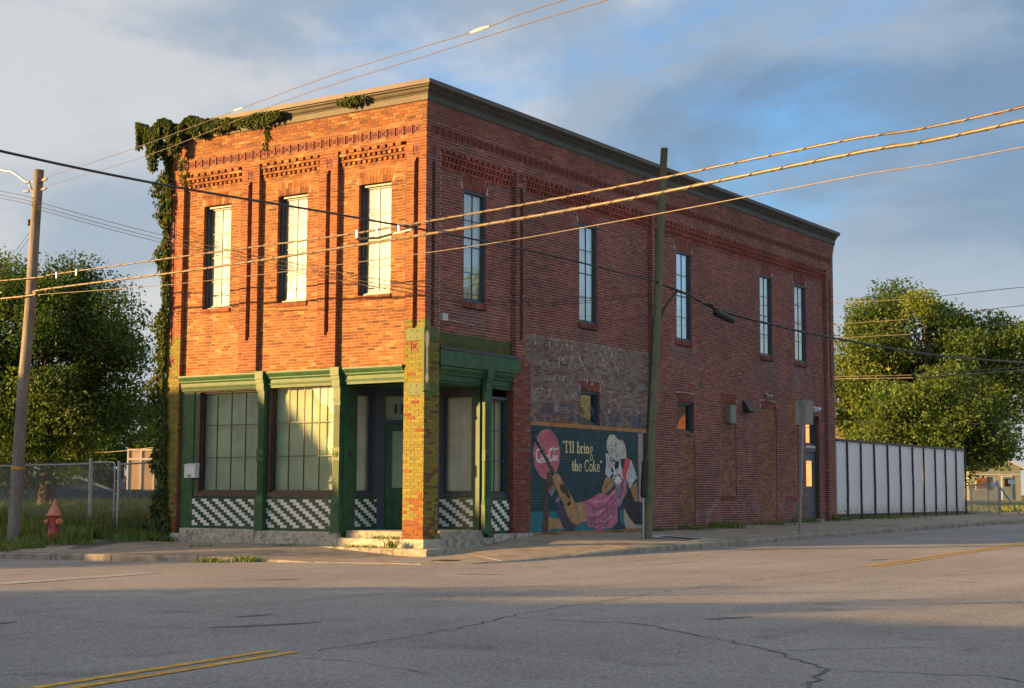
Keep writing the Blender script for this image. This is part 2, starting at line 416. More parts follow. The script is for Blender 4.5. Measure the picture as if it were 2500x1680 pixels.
# ------------------------------------------------------------------ ground, road, sidewalk
def zr(x, y):
    x_ = max(x, -40.); y_ = min(y, 60.)
    sx = -.5*(sqrt((x_-2)**2+2)-(x_-2)); sy = .5*(sqrt((y_+2)**2+4)+(y_+2))
    return -0.12+0.0185*sx+0.0095*sy
def grid(xs, ys, f, name, mat, col=(1, 1, 1), keep=None):
    mb = MB(); idx = {}
    for i, x in enumerate(xs):
        for j, y in enumerate(ys): idx[i, j] = len(mb.v); mb.v.append((x, y, f(x, y)))
    for i in range(len(xs)-1):
        for j in range(len(ys)-1):
            if keep and not keep((xs[i]+xs[i+1])/2, (ys[j]+ys[j+1])/2): continue
            mb.f.append((idx[i, j], idx[i+1, j], idx[i+1, j+1], idx[i, j+1])); mb.mi.append(0); mb.c.append(col)
    return mb.build(name, mat, smooth=True)
def lin(a, b, n): return [a+(b-a)*i/n for i in range(n+1)]
g = MB().quad((-3000, -3000, -1.2), (3000, -3000, -1.2), (3000, 3000, -1.2), (-3000, 3000, -1.2)).build('ground', 'soil'); struct(g)
road = grid(lin(-70, -20, 10)+lin(-18, 40, 58)+lin(45, 120, 8), lin(-90, -40, 8)+lin(-38, 40, 78)+lin(45, 260, 20), zr, 'road', 'asphalt')
struct(road)
# painted lines, cracks and worn patches lie a few millimetres above the asphalt
def strip(mb, pts, w, dz=.006):
    P = [Vector((x, y, 0)) for x, y in pts]; L = []; Rr = []
    for i, p in enumerate(P):
        d = (P[min(i+1, len(P)-1)]-P[max(i-1, 0)]).normalized(); n = Vector((-d.y, d.x, 0))
        ww = w[i] if isinstance(w, list) else w
        a = p+n*ww/2; b = p-n*ww/2
        L.append((a.x, a.y, zr(a.x, a.y)+dz)); Rr.append((b.x, b.y, zr(b.x, b.y)+dz))
    for i in range(len(P)-1): mb.quad(L[i], Rr[i], Rr[i+1], L[i+1])
    return mb
def seg(a, b, n): return [(a[0]+(b[0]-a[0])*i/n, a[1]+(b[1]-a[1])*i/n) for i in range(n+1)]
for i, (a, b) in enumerate((((10.85, -16.35), (12.6, -29.5)), ((11.08, -16.35), (12.83, -29.5)), ((9.62, .6), (7.0, 60)), ((9.85, .6), (7.23, 60)))):
    strip(MB(), seg(a, b, 24), .105).build('yellow_line', 'yellow_paint', road)
strip(MB(), seg((.55, -8.2), (1.15, -11.7), 8), .42).build('stop_line', 'faded_white', road)
strip(MB(), seg((6.02, -1.3), (6.27, .3), 4), .07).build('white_line', 'faded_white', road)
strip(MB(), seg((5.8, 13.1), (5.95, 15), 4), .07).build('white_line', 'faded_white', road)
def crackpath(pts, seed, amp=.06):
    rr_ = random.Random(seed); out = []
    for (x0, y0), (x1, y1) in zip(pts, pts[1:]):
        n = max(3, int(sqrt((x1-x0)**2+(y1-y0)**2)/.16))
        for i in range(n): out.append((x0+(x1-x0)*i/n+rr_.uniform(-amp, amp), y0+(y1-y0)*i/n+rr_.uniform(-amp, amp)))
    out.append(pts[-1]); return out
mb = MB()
for k, (pts, w) in enumerate([
    ([(11.15, -16.2), (10.9, -13.9), (10.3, -11.5), (9.9, -8), (9.7, -4), (9.65, .4)], .035),
    ([(10.6, -12.4), (12.1, -12.2), (13.2, -13.0), (14.3, -13.9), (15.2, -14.9), (15.6, -16.4), (15.5, -18.2)], .05),
    ([(15.2, -14.9), (16.3, -14.6), (17.4, -15.1)], .035), ([(14.3, -13.9), (15.0, -13.0), (15.7, -12.7)], .03),
    ([(15.6, -16.4), (16.4, -16.2), (17.3, -16.6)], .035),
    ([(-14, -6.6), (-6, -6.4), (0, -6.0), (3.0, -5.2), (4.6, -3.6), (5.2, -1), (5.1, 4), (5.2, 14), (5.0, 26)], .045),
    ([(10.9, -16.8), (11.9, -16.6), (12.9, -16.9)], .025), ([(9.3, -15.2), (8.1, -15.4), (6.2, -15.1)], .02),
    ([(12.2, -8.5), (13.4, -6.5), (14.6, -5.6), (17, -5)], .035), ([(11.4, -2), (12.4, .5), (13.6, 1.8)], .03)]):
    pp = crackpath(pts, k, .05); rr_ = random.Random(k+50)
    strip(mb, pp, [w*.62*rr_.uniform(.3, 1.2) for _ in pp], .005)
mb.build('crack', 'crack', road, kind='stuff')
mb = MB(); rr_ = random.Random(3)
for (x, y, l, a) in [(6.9, -16.4, 1.2, 1.75), (9.1, -14.6, 1.3, 1.2), (5.4, -5.5, .9, .4), (3.8, -8.6, .8, 1.3), (9.0, 3.0, .8, 1.4), (8.2, -13.8, .5, 1.5), (-4, -5.3, 1.2, .3), (12.5, -11, .7, 1.2)]:
    n = 9; pts = [(x+cos(a)*l*(i/n-.5)+rr_.uniform(-.03, .03), y+sin(a)*l*(i/n-.5)+rr_.uniform(-.03, .03)) for i in range(n+1)]
    strip(mb, pts, [.02+.14*sin(pi*i/n)*rr_.uniform(.5, 1.2) for i in range(n+1)], .004)
mb.build('tar_patch', 'crack', road, kind='stuff')

ST = [((-9.6, 0, .06), (-9.6, -4.0, -.19)), ((-7, 0, .01), (-7, -4.08, -.14)), ((-5, 0, .02), (-5, -4.15, -.11)), ((-2.7, 0, .02), (-2.7, -3.95, -.08)),
      ((-1.4, -.2, -.06), (-1.4, -3.62, -.12)), ((-.4, -.42, -.13), (0, -3.56, -.145)), ((.3, -.42, -.14), (1.4, -3.5, -.13)), ((.42, -.35, -.14), (2.6, -3.45, -.115)),
      ((.42, .3, -.11), (3.25, -2.75, -.10)), ((.36, 1.2, -.04), (3.45, -1.3, -.085)), ((.30, 2.3, .06), (3.4, .5, -.06)), ((.1, 3.6, .18), (3.55, 1.8, .0)),
      ((0, 4.6, .22), (3.66, 3.1, .05)), ((0, 6, .22), (3.84, 5.5, .085)), ((0, 9, .2), (3.88, 8.5, .115)), ((0, 12, .2), (3.74, 11.8, .14)), ((0, 15, .23), (3.76, 15, .17)),
      ((0, 18, .27), (3.8, 18.5, .205)), ((0, 21, .30), (3.9, 21.5, .235)), ((0, 24, .32), (4.0, 24.5, .265)), ((-.3, 28, .34), (4.25, 28.5, .31)), ((-.3, 34, .36), (4.5, 34, .36)), ((-.3, 45, .42), (4.9, 45, .47)), ((-.3, 70, .6), (5.5, 70, .71)), ((-.3, 120, .65), (6.5, 120, .73))]
def lerp3(a, b, t): return tuple(a[i]+(b[i]-a[i])*t for i in range(3))
def swz(i, t, s):        # point on sidewalk: station i + fraction t, across s (0 wall, 1 kerb)
    a = lerp3(ST[i][0], ST[i+1][0], t); b = lerp3(ST[i][1], ST[i+1][1], t); return lerp3(a, b, s)
sw = MB(); cut = .955
for i in range(len(ST)-1):
    a0, a1 = swz(i, 0, -.06), swz(i, 1, -.06); b0, b1 = swz(i, 0, cut), swz(i, 1, cut)
    sw.quad((a0[0], a0[1], a0[2]-.02), (b0[0], b0[1], b0[2]-.02), (b1[0], b1[1], b1[2]-.02), (a1[0], a1[1], a1[2]-.02))
swo = struct(sw.build('sidewalk', 'crack'))
jn = [0, .55, 1.3, 2.1, 3.0, 3.9, 4.8, 5.9, 7.2, 8.6, 10.1, 11.6, 12.7, 13.5, 14.2, 15, 15.8, 16.6, 17.4, 18.2, 19, 19.8, 20.5, 21, 21.5, 22, 23, 23.99]
def stat(q): i = min(int(q), len(ST)-2); return i, q-i
rj = random.Random(8)
for a, b in zip(jn, jn[1:]):
    mb = MB(); n = 4; dz = rj.uniform(-.004, .004); tilt = rj.uniform(-.006, .006)
    e = .012/max(.3, (Vector(swz(*stat(b-1e-6), .5))-Vector(swz(*stat(a), .5))).length)*(b-a)
    qs = [a+e/2+(b-a-e)*k/n for k in range(n+1)]; ss = [0, .33, .66, cut]
    P = [[Vector(swz(*stat(q), s_))+Vector((0, 0, dz+tilt*(s_-.5))) for s_ in ss] for q in qs]
    for k in range(n):
        for j in range(3): mb.quad(P[k][j], P[k][j+1], P[k+1][j+1], P[k+1][j])
    D = Vector((0, 0, -.05))
    for k in range(n):
        mb.quad(P[k+1][0], P[k+1][0]+D, P[k][0]+D, P[k][0])
    for j in range(3):
        mb.quad(P[0][j+1], P[0][j], P[0][j]+D, P[0][j+1]+D); mb.quad(P[n][j], P[n][j+1], P[n][j+1]+D, P[n][j]+D)
    mb.build('slab', 'sidewalk', swo)
# kerb stones
kb = MB()
for i in range(len(ST)-1):
    a0, a1 = swz(i, 0, .95), swz(i, 1, .95); b0, b1 = swz(i, 0, .99), swz(i, 1, .99)
    kb.quad(*( (p[0], p[1], p[2]-.10) for p in (a0, b0, b1, a1)))
kbo = struct(kb.build('kerb', 'crack'))
KP = []
for i in range(len(ST)-1):
    L = (Vector(ST[i+1][1])-Vector(ST[i][1])).length; n = max(1, round(L/1.1))
    for k in range(n): KP.append(i+k/n)
KP.append(len(ST)-1.001)
def kerb_stone(qs, left=None):
    mb = MB(); sec = []
    for q in qs:
        i, t = stat(q); o = Vector(swz(i, t, 1)); inn = Vector(swz(i, t, .5)); d = (inn-o); d.z = 0; d.normalize()
        zt = o.z; zb = zr(o.x, o.y)-.1; h = max(zt, zr(o.x, o.y)+.012)
        sec.append([o+Vector((0, 0, zb-o.z)), o+d*.012+Vector((0, 0, h-.03-o.z)), o+d*.045+Vector((0, 0, h-o.z)), o+d*.165+Vector((0, 0, h+.002-o.z)), o+d*.165+Vector((0, 0, zb-o.z))])
    for a, b in zip(sec, sec[1:]):
        for j in range(4): mb.quad(a[j], a[j+1], b[j+1], b[j])
    mb.poly(sec[0]); mb.poly(list(reversed(sec[-1]))); return mb
for a, b in zip(KP[::2], KP[2::2]):
    g_ = (b-a)*.006
    kerb_stone(lin(a+g_, b-g_, 4)).build('kerb_stone', 'kerb', kbo)
# kerb carries on to the left in front of the grass
LK = [(-9.65, -4.0), (-12.5, -3.95), (-15.5, -3.9), (-19, -3.85), (-23, -3.8), (-30, -3.7), (-45, -3.5)]
for (x0, y0), (x1, y1) in zip(LK, LK[1:]):
    mb = MB(); S_ = []
    for k in range(3):
        x = x0-.02+(x1-x0+.04)*k/2; y = y0+(y1-y0)*k/2; z = zr(x, y)
        S_.append([(x, y, z-.1), (x, y+.012, z+.09), (x, y+.045, z+.12), (x, y+.17, z+.122), (x, y+.17, z-.1)])
    for a, b in zip(S_, S_[1:]):
        for j in range(4): mb.quad(b[j], b[j+1], a[j+1], a[j])
    mb.poly(S_[0]); mb.poly(S_[-1]); mb.build('kerb_stone', 'kerb', kbo)
# grassy ground left of and behind the building
def zl(x, y):
    k = zr(x, -4)+.12
    if y < 0: t = (y+3.85)/3.85; return k+(.24-k)*(t*t*(3-2*t))
    return .24+.012*min(y, 30)
lawn = struct(grid(lin(-90, -40, 10)+lin(-38, -9.7, 28)+[-8.9, -8.05, -7.4], [-3.84, -3.3, -2.8, -2.2, -1.6, -1, -.5, 0, 1, 2, 4, 7, 10, 15, 22, 30, 60, 140, 260], zl, 'lawn', 'turf',
            keep=lambda x, y: x < -9.6 or y > -.2))
mb = MB(); xs_ = lin(-9.8, -7.95, 6)
for k in range(6):
    f_ = lambda x: (-.42-.06*sin(x*5), .03 if x < -8.6 else .0)
    for j in range(2):
        ya, yb = (f_(xs_[k])[0], f_(xs_[k+1])[0]); pa = [(xs_[k], ya*(1-t_)+.03*t_, f_(xs_[k])[1]*(1-t_)+.245*t_) for t_ in (0, .5, 1)]; pb = [(xs_[k+1], yb*(1-t_)+.03*t_, f_(xs_[k+1])[1]*(1-t_)+.245*t_) for t_ in (0, .5, 1)]
        mb.quad(pa[j], pb[j], pb[j+1], pa[j+1])
mb.build('grass_bank', 'turf', lawn)
def zb_(x, y): return .30+.006*min(max(y-23, 0), 60)
struct(grid(lin(-40, -.2, 12), [22.9, 26, 30, 36, 44, 55, 80, 140, 260], zb_, 'yard', 'turf', keep=lambda x, y: y > 22.9))
struct(grid([20.5, 22, 26, 34, 60, 160], [-24, -10, 0, 10, 20, 35, 60, 130, 260], lambda x, y: zr(x, y)+.13, 'verge', 'soil'))
struct(grid([-90, -60, -30, -14, -1.5], [-130, -70, -40, -25, -13.5], lambda x, y: zr(x, y)+.1, 'verge', 'soil'))

# ------------------------------------------------------------------ the brick building
BLD = thing('brick_building', (-4, 11, 0), 'two-storey red brick corner building with green storefront and tall narrow windows', 'building')
H = .0677; J = .012
bricks = []           # (F, ua, ub, d, za, zb, colour, mat)
mort = MB()
rb = random.Random(21)
def pick(pal): 
    c = rb.choices([p for p, w in pal], [w for p, w in pal])[0]; k = rb.uniform(.86, 1.14); return tuple(v*k for v in c)
PAL_F = [((0.286, 0.118, 0.040), 6), ((0.255, 0.099, 0.035), 5), ((0.221, 0.077, 0.031), 4), ((0.194, 0.083, 0.034), 2.5), ((0.317, 0.144, 0.051), 4), ((0.139, 0.058, 0.028), 1.2), ((0.372, 0.201, 0.085), 1)]
PAL_P = [((0.252, 0.082, 0.033), 6), ((0.221, 0.068, 0.028), 5), ((0.186, 0.054, 0.026), 3), ((0.279, 0.101, 0.039), 2)]
PAL_S = [((0.245, 0.072, 0.051), 6), ((0.214, 0.061, 0.046), 5), ((0.274, 0.086, 0.058), 4), ((0.177, 0.058, 0.047), 3), ((0.131, 0.053, 0.045), 1.5), ((0.308, 0.114, 0.068), 1)]
PAL_I = [((.27, .11, .06), 4), ((.23, .085, .05), 4), ((.30, .14, .075), 3), ((.19, .06, .04), 2)]
PAL_G = [((0.216, 0.189, 0.039), 5), ((0.198, 0.176, 0.037), 4), ((0.233, 0.198, 0.040), 3), ((0.176, 0.158, 0.037), 1)]
PAL_R = [((.20, .045, .032), 5), ((.25, .075, .05), 3), ((.15, .06, .05), 2), ((.22, .13, .10), 1)]
MC_F = (.40, .27, .15); MC_S = (.45, .42, .39); MC_G = (.155, .14, .032); MC_D = (.20, .14, .10)
def fill(F, ua, ub, za, zb, d, holes=(), pal=PAL_S, mc=MC_S, off=0., hdr=(), mat=0, colfn=None, Lb=.21, jit=.0022):
    k0, k1 = round(za/H), round(zb/H)
    for k in range(k0, k1):
        zc = (k+.5)*H; iv = [(ua, ub)]
        for (ha, hb, h0, h1) in holes:
            if h0 < zc < h1:
                nv = []
                for a, b in iv:
                    if hb <= a or ha >= b: nv.append((a, b)); continue
                    if a < ha: nv.append((a, ha))
                    if hb < b: nv.append((hb, b))
                iv = nv
        for a, b in iv:
            if b-a < .004: continue
            mort.quad(F(a, d-.005, k*H), F(b, d-.005, k*H), F(b, d-.005, (k+1)*H), F(a, d-.005, (k+1)*H), 0, mc)
            L = Lb/2 if k in hdr else Lb
            o = off+(L/2 if k % 2 else 0)+rb.uniform(-.006, .006)
            n = math.floor((a-o)/L)
            while True:
                p = o+n*L; q = p+L; n += 1
                if p >= b: break
                s = max(p+J/2, a+(0 if p < a+.01 else J/2)); e = min(q-J/2, b)
                if e-s < .022: continue
                c = colfn((s+e)/2, zc) if colfn else pick(pal)
                bricks.append((F, s+rb.uniform(-.0015, .0015), e+rb.uniform(-.0015, .0015), d+rb.uniform(-jit, jit), k*H+J/2+rb.uniform(-.001, .001), (k+1)*H-J/2+rb.uniform(-.001, .001), c, mat))
def extra(F, ua, ub, d, za, zb, c, mat=0, depth=.03): bricks.append((F, ua, ub, d, za, zb, c, mat, depth))
kz = lambda k: k*H
PD = .115                 # how far the bays are set back behind the pilasters
kB0, kB1 = 134, 137       # terracotta band
kTopF, kTopS = 132, 130
ZF = kz(59)               # front brick starts here (z = 3.99)
pilF = [(-7.96, -7.46), (-5.52, -4.95), (-3.08, -2.53), (-.56, 0.)]
slotF = [(-7.78, -7.67), (-5.30, -5.17), (-2.86, -2.74), (-.335, -.215)]
pilS = [(0., .54), (3.54, 3.97), (10.24, 10.70), (22.58, 23.22)]
slotS = [(.215, .335), (3.71, 3.85), (10.42, 10.54), (22.84, 22.96)]
bayF = [(-7.46, -5.52), (-4.95, -3.08), (-2.53, -.56)]
bayS = [(.54, 3.54), (3.97, 10.24), (10.70, 22.58)]
winF = [(-6.863, -5.959), (-4.442, -3.530), (-1.986, -1.057)]; WFZ = (5.583, 8.116)
winS = [(1.557, 2.446), (6.585, 7.486), (11.867, 12.782), (17.462, 18.372), (20.149, 21.087)]; WSZ = (5.507, 8.072)
lowS = [(6.69, 7.61, 2.92, 3.79), (11.87, 12.90, 2.90, 3.77)]
doorS = (20.93, 22.06, .36, 3.80)
infS = [(11.93, 12.96, .27, 2.84), (14.62, 15.67, 1.15, 3.90), (17.50, 18.62, .34, 3.86), (19.36, 20.32, 1.15, 4.26)]
def sqz(u): return (u-.1, u+.1, kz(127.4), kz(130.4))
sqF = [-7.72, -5.23, -2.77, -.285]; sqS = [.27, 3.76, 10.47]
# --- above the bays: frieze, terracotta band, corbelled courses under the cornice
for F, a, b, pal, mc, kt, bx0, bx1 in ((FR, -7.96, 0, PAL_F, MC_F, kTopF, -7.80, -.17), (SI, 0, 23.22, PAL_S, MC_S, kTopS, .165, 23.08)):
    fill(F, a, b, kz(kt), kz(139), 0, [(bx0, bx1, kz(kB0), kz(kB1))], pal, mc, hdr=(137,) if F is SI else ())
    for k in range(139, 145):
        dd = .008*(k-138); a2, b2 = (a, b+dd) if F is FR else (a-dd, b+dd)
        fill(F, a2, b2, kz(k), kz(k+1), dd, (), pal, MC_D if F is FR else MC_S)
def green_low(u, z):          # paint on the piers, worn to brick towards the ground
    w = max(1.45-z*1.12, .03, .16-.1*abs(z-3.9))
    if rb.random() < w: return pick(PAL_P)
    c_ = pick(PAL_G); k = min(1, max(0, (z-3.2)/.9)); return (c_[0]*(1-.16*k), c_[1]*(1-.10*k), c_[2])
# --- front pilasters
for i, (a, b) in enumerate(pilF):
    s = slotF[i]; sl_ = (s[0], s[1], kz(71), kz(125)); sq = sqz(sqF[i]); zlo = ZF
    nar = [(s[0]+.035, s[1], kz(125), kz(126.2)), (s[0], s[1]-.035, kz(69.8), kz(71))]
    fill(FR, a, b, kz(73), kz(kTopF), 0, [sl_, sq]+nar, PAL_P, MC_F, off=a)
    if i in (0, 3):
        lowt = (sqF[i]-.1, sqF[i]+.1, kz(63), kz(66))
        fill(FR, a, b, kz(3), kz(73), 0, [sl_, lowt]+nar, PAL_G, MC_G, off=a, mat=1, colfn=green_low, jit=.004)
    else: fill(FR, a, b, ZF, kz(73), 0, [sl_]+nar, PAL_P, MC_F, off=a)
    fill(FR, s[0]-.01, s[1]+.01, kz(69), kz(127), -PD, (), PAL_P, MC_D)
    for x_, sg in ((s[0], 1), (s[1], -1)):
        fill(SI if sg > 0 else (lambda u, d, z: (d, u, z)), 0, PD, kz(70), kz(126), x_, (), PAL_P, MC_D) if sg > 0 else mort.quad((x_, PD, kz(70)), (x_, 0, kz(70)), (x_, 0, kz(126)), (x_, PD, kz(126)), 0, MC_D)
    if i < 3: fill(SI, -.0, PD, kz(3) if i == 0 else ZF, kz(kTopF), b, (), PAL_P if i else PAL_P, MC_F, off=.02)     # return facing right
    if i > 0: mort.quad((a, PD, ZF), (a, 0, ZF), (a, 0, kz(kTopF)), (a, PD, kz(kTopF)), 0, MC_F)
# --- front bays
def arch(F, ua, ub, z0, h, d, pal, n, spl=.10):
    uc = (ua+ub)/2; zp = z0-(ub-ua)*1.05
    for i in range(n):
        t0 = -1+2*i/n; t1 = -1+2*(i+1)/n
        w0 = (ub-ua)/2
        b0, b1 = uc+t0*w0+.004, uc+t1*w0-.004; T0, T1 = uc+t0*(w0+spl)+.005, uc+t1*(w0+spl)-.005
        rise = .03*(1-(t0+t1)**2/4); c = pick(pal); dd = d+rb.uniform(-.002, .003)
        zm = z0+h*rb.uniform(.42, .58)
        for (s0, s1) in (((0, zm-.004-z0), (zm+.004-z0, h+rise))):
            za, zb2 = z0+s0, z0+s1
            ka, kb2 = (za-z0)/h, (zb2-z0)/h
            la, lb = b0+(T0-b0)*ka, b1+(T1-b1)*ka; ua_, ub_ = b0+(T0-b0)*kb2, b1+(T1-b1)*kb2
            vous.hexa([F(la, dd, za), F(lb, dd, za), F(lb, dd-.03, za), F(la, dd-.03, za), F(ua_, dd, zb2), F(ub_, dd, zb2), F(ub_, dd-.03, zb2), F(ua_, dd-.03, zb2)], 0, pick(pal), (4,))
    mort.quad(F(ua-spl-.03, d-.0085, z0), F(ub+spl+.03, d-.0085, z0), F(ub+spl+.03, d-.0085, z0+h+.05), F(ua-spl-.03, d-.0085, z0+h+.05), 0, MC_F if F is FR else MC_S)
vous = MB()
def corbel(F, a, b, kt, pal, deep):
    def row(k, d, w, g):
        if w is None:
            u = a
            while u < b-.01:
                e = min(u+.21, b); extra(F, u+.004, e-.004, d, kz(k)+J/2, kz(k+1)-J/2, pick(pal), 0, .10+d+.02 if d > -.1 else .03); u = e
        else:
            u = a+g
            while u+w < b+.001: extra(F, u, u+w, d, kz(k)+.002, kz(k+1)-.002, pick(pal), 0, PD+d); u += w+g
    row(kt-1, -.012, .150, .075); row(kt-2, -.028, None, 0); row(kt-3, -.040, .078, .072); row(kt-4, -.060, None, 0)
    if deep: row(kt-5, -.078, .078, .072); row(kt-6, -.095, None, 0)
def ghostcol(u, z):
    t = rb.random(); lo = min(1, max(0, (z-2.9)/2.1))
    if t < .34: c_ = pick(PAL_S); return (c_[0]*.8+.02, c_[1]+.03, c_[2]+.025)
    if t < .70: return tuple(v*rb.uniform(.88, 1.12) for v in (.215, .172, .145))
    if t < .86: return tuple(v*rb.uniform(.85, 1.15) for v in ((.105, .098, .115) if z < 3.4 else (.25, .205, .165)))
    return tuple(v*rb.uniform(.85, 1.15) for v in (.26, .21, .155))
AH = .30
for (a, b), (wa, wb) in zip(bayF, winF):
    fill(FR, a, b, ZF, kz(kTopF), -PD, [(wa, wb, WFZ[0]-.10, WFZ[1]), (wa-.09, wb+.09, WFZ[1], WFZ[1]+AH)], PAL_F, MC_F)
    arch(FR, wa, wb, WFZ[1], AH, -PD, PAL_F, 11)
    corbel(FR, a, b, kTopF, PAL_F, True)
    u = wa-.03
    while u < wb: extra(FR, u+.004, min(u+.07, wb+.03)-.004, -PD+.035, WFZ[0]-.10, WFZ[0], pick(PAL_P), 0, .16); u += .07
    # brick reveals and soffit
    fill(SI, PD, PD+.11, WFZ[0], WFZ[1], wa, (), PAL_P, MC_D)
    mort.quad((wb, PD+.11, WFZ[0]), (wb, PD, WFZ[0]), (wb, PD, WFZ[1]), (wb, PD+.11, WFZ[1]), 0, MC_F)
    mort.quad((wa, PD+.11, WFZ[1]), (wb, PD+.11, WFZ[1]), (wb, PD, WFZ[1]), (wa, PD, WFZ[1]), 0, MC_D)
# --- side pilasters (full height except over the storefront)
for i, (a, b) in enumerate(pilS):
    s = slotS[i]; sl_ = (s[0], s[1], kz(71), kz(125)); holes = [sl_]
    if i < 3: holes.append(sqz(sqS[i]))
    if i == 0:
        fill(SI, a, b, kz(70), kz(kTopS), 0, holes, PAL_S, MC_S, off=.1)
        fill(SI, a, b, kz(3), kz(70), 0, holes, PAL_G, MC_G, off=.1, mat=1, colfn=lambda u, z: tuple(v*rb.uniform(.85, 1.15) for v in (.155, .07, .042)) if rb.random() < .20+max(0, .6-z) else pick(PAL_G), jit=.004)
    elif i == 1:
        fill(SI, a, b, kz(64), kz(kTopS), 0, holes, PAL_S, MC_S, off=.1)
        fill(SI, 3.46, 4.20, kz(4), kz(64), 0, [(3.46, 3.60, kz(60), kz(64))], PAL_R, (.2, .13, .11), off=.1, mat=1)
        fill(FR, -PD-.1, 0, kz(4), kz(60), -3.46, (), PAL_R, (.2, .13, .11))
    else: fill(SI, a, b, kz(3), kz(kTopS), 0, holes, PAL_S, MC_S, off=.1)
    fill(SI, s[0]-.01, s[1]+.01, kz(69), kz(127), -PD, (), PAL_S, MC_D)
    for y_ in s: mort.quad((-PD, y_, kz(71)), (0, y_, kz(71)), (0, y_, kz(125)), (-PD, y_, kz(125)), 0, MC_D)
    if i > 0: fill(FR, -PD, 0, kz(3) if i > 1 else kz(64), kz(kTopS), -a, (), PAL_S, MC_S, off=.03)       # return facing the camera
    if i < 3: mort.quad((0, b, kz(60)), (-PD, b, kz(60)), (-PD, b, kz(kTopS)), (0, b, kz(kTopS)), 0, MC_S)
# --- side bays
def sidecol(u, z):
    c_ = pick(PAL_S)
    for wa, wb in winS:
        if wa-.25 < u < wb+.25 and 4.3 < z < WSZ[0]-.13:
            k = .75*(z-4.3)/1.1*rb.random()**.5; g_ = rb.choice([(.13, .10, .095), (.20, .165, .145), (.10, .085, .09)]); return tuple(c_[i]*(1-k)+g_[i]*k for i in range(3))
    return c_
for i, (a, b) in enumerate(bayS):
    hs = []
    for (wa, wb) in winS:
        if a < wa < b: hs += [(wa, wb, WSZ[0]-.13, WSZ[1]), (wa-.09, wb+.09, WSZ[1], WSZ[1]+AH)]
    if i == 0: z0 = kz(70)
    else: z0 = kz(3)
    for (la, lb, l0, l1) in lowS:
        if a < la < b: hs += [(la, lb, l0, l1), (la-.07, lb+.07, l1, l1+.26)]
    if i == 2: hs += [doorS]+[(p, q, r_, s_) for p, q, r_, s_ in infS]+[(p-.05, q+.05, s_, s_+.24) for p, q, r_, s_ in infS[1:3]]
    if i == 1: hs.append((a, b, .2, 2.90))        # painted wall, set separately below
    cf = None
    if i == 1:
        fill(SI, a, b, kz(3), kz(43), -PD, [(4.0, 4.2, 0, 3)], [((.02, .075, .085), 1)], (.02, .07, .08))
        fill(SI, a, b, kz(43), kz(74), -PD, hs, PAL_S, (.28, .25, .23), colfn=ghostcol)
        fill(SI, a, b, kz(74), kz(kTopS), -PD, hs, PAL_S, MC_S, colfn=sidecol)
    elif i == 0:
        fill(SI, a, b, z0, kz(kTopS), -PD, hs, PAL_S, MC_S, colfn=sidecol)
        fill(SI, a, b, kz(64), kz(70), -PD, (), PAL_G, MC_G, mat=1, colfn=lambda u, z: pick(PAL_P) if rb.random() < .04 else tuple(v*rb.uniform(.55, .9) for v in (.10, .15, .055)))
    else: fill(SI, a, b, z0, kz(kTopS), -PD, hs, PAL_S, MC_S, colfn=sidecol)
    corbel(SI, a, b, kTopS, [((.26, .07, .05), 1), ((.31, .085, .055), 1)], True)
for (wa, wb) in winS:
    arch(SI, wa, wb, WSZ[1], AH, -PD, PAL_S, 13)
    u = wa-.03
    while u < wb: extra(SI, u+.004, min(u+.07, wb+.03)-.004, -PD+.03, WSZ[0]-.13, WSZ[0], pick(PAL_R), 0, .16); u += .07
    fill(FR, -PD-.11, -PD, WSZ[0], WSZ[1], -wb, (), PAL_S, MC_D)
    mort.quad((-PD, wa, WSZ[0]), (-PD-.11, wa, WSZ[0]), (-PD-.11, wa, WSZ[1]), (-PD, wa, WSZ[1]), 0, MC_D)
    mort.quad((-PD-.11, wa, WSZ[1]), (-PD, wa, WSZ[1]), (-PD, wb, WSZ[1]), (-PD-.11, wb, WSZ[1]), 0, MC_D)
for (wa, wb, l0, l1) in lowS:
    arch(SI, wa, wb, l1, .24, -PD, PAL_S, 12, .06)
    fill(FR, -PD-.11, -PD, l0, l1, -wb, (), PAL_S, MC_D)
    mort.quad((-PD-.11, wa, l1), (-PD, wa, l1), (-PD, wb, l1), (-PD-.11, wb, l1), 0, MC_D)
for (p, q, r_, s_) in infS:
    fill(SI, p, q, r_, s_, -PD-.022, (), PAL_I, (.30, .25, .19), off=.07)
    for y_ in (p, q): mort.quad((-PD-.03, y_, r_), (-PD, y_, r_), (-PD, y_, s_), (-PD-.03, y_, s_), 0, MC_D)
for (p, q, r_, s_) in infS[1:3]: arch(SI, p, q, s_, .22, -PD, PAL_S, 14, .04)
for (p, q, r_) in ((14.62, 15.67, 1.02), (19.36, 20.32, 1.02)):
    u = p
    while u < q: extra(SI, u+.004, min(u+.07, q)-.004, -PD+.02, r_, r_+.12, pick(PAL_R), 0, .06); u += .07
fill(FR, -PD-.2, -PD, doorS[2], doorS[3], -doorS[1], (), PAL_S, MC_D)
mort.quad((-PD-.2, doorS[0], doorS[3]), (-PD, doorS[0], doorS[3]), (-PD, doorS[1], doorS[3]), (-PD-.2, doorS[1], doorS[3]), 0, MC_D)

fw_o = mort.build('wall', ['mortar'], BLD)
vo = vous.build('window_arch', [BRICK], BLD, kind='stuff')
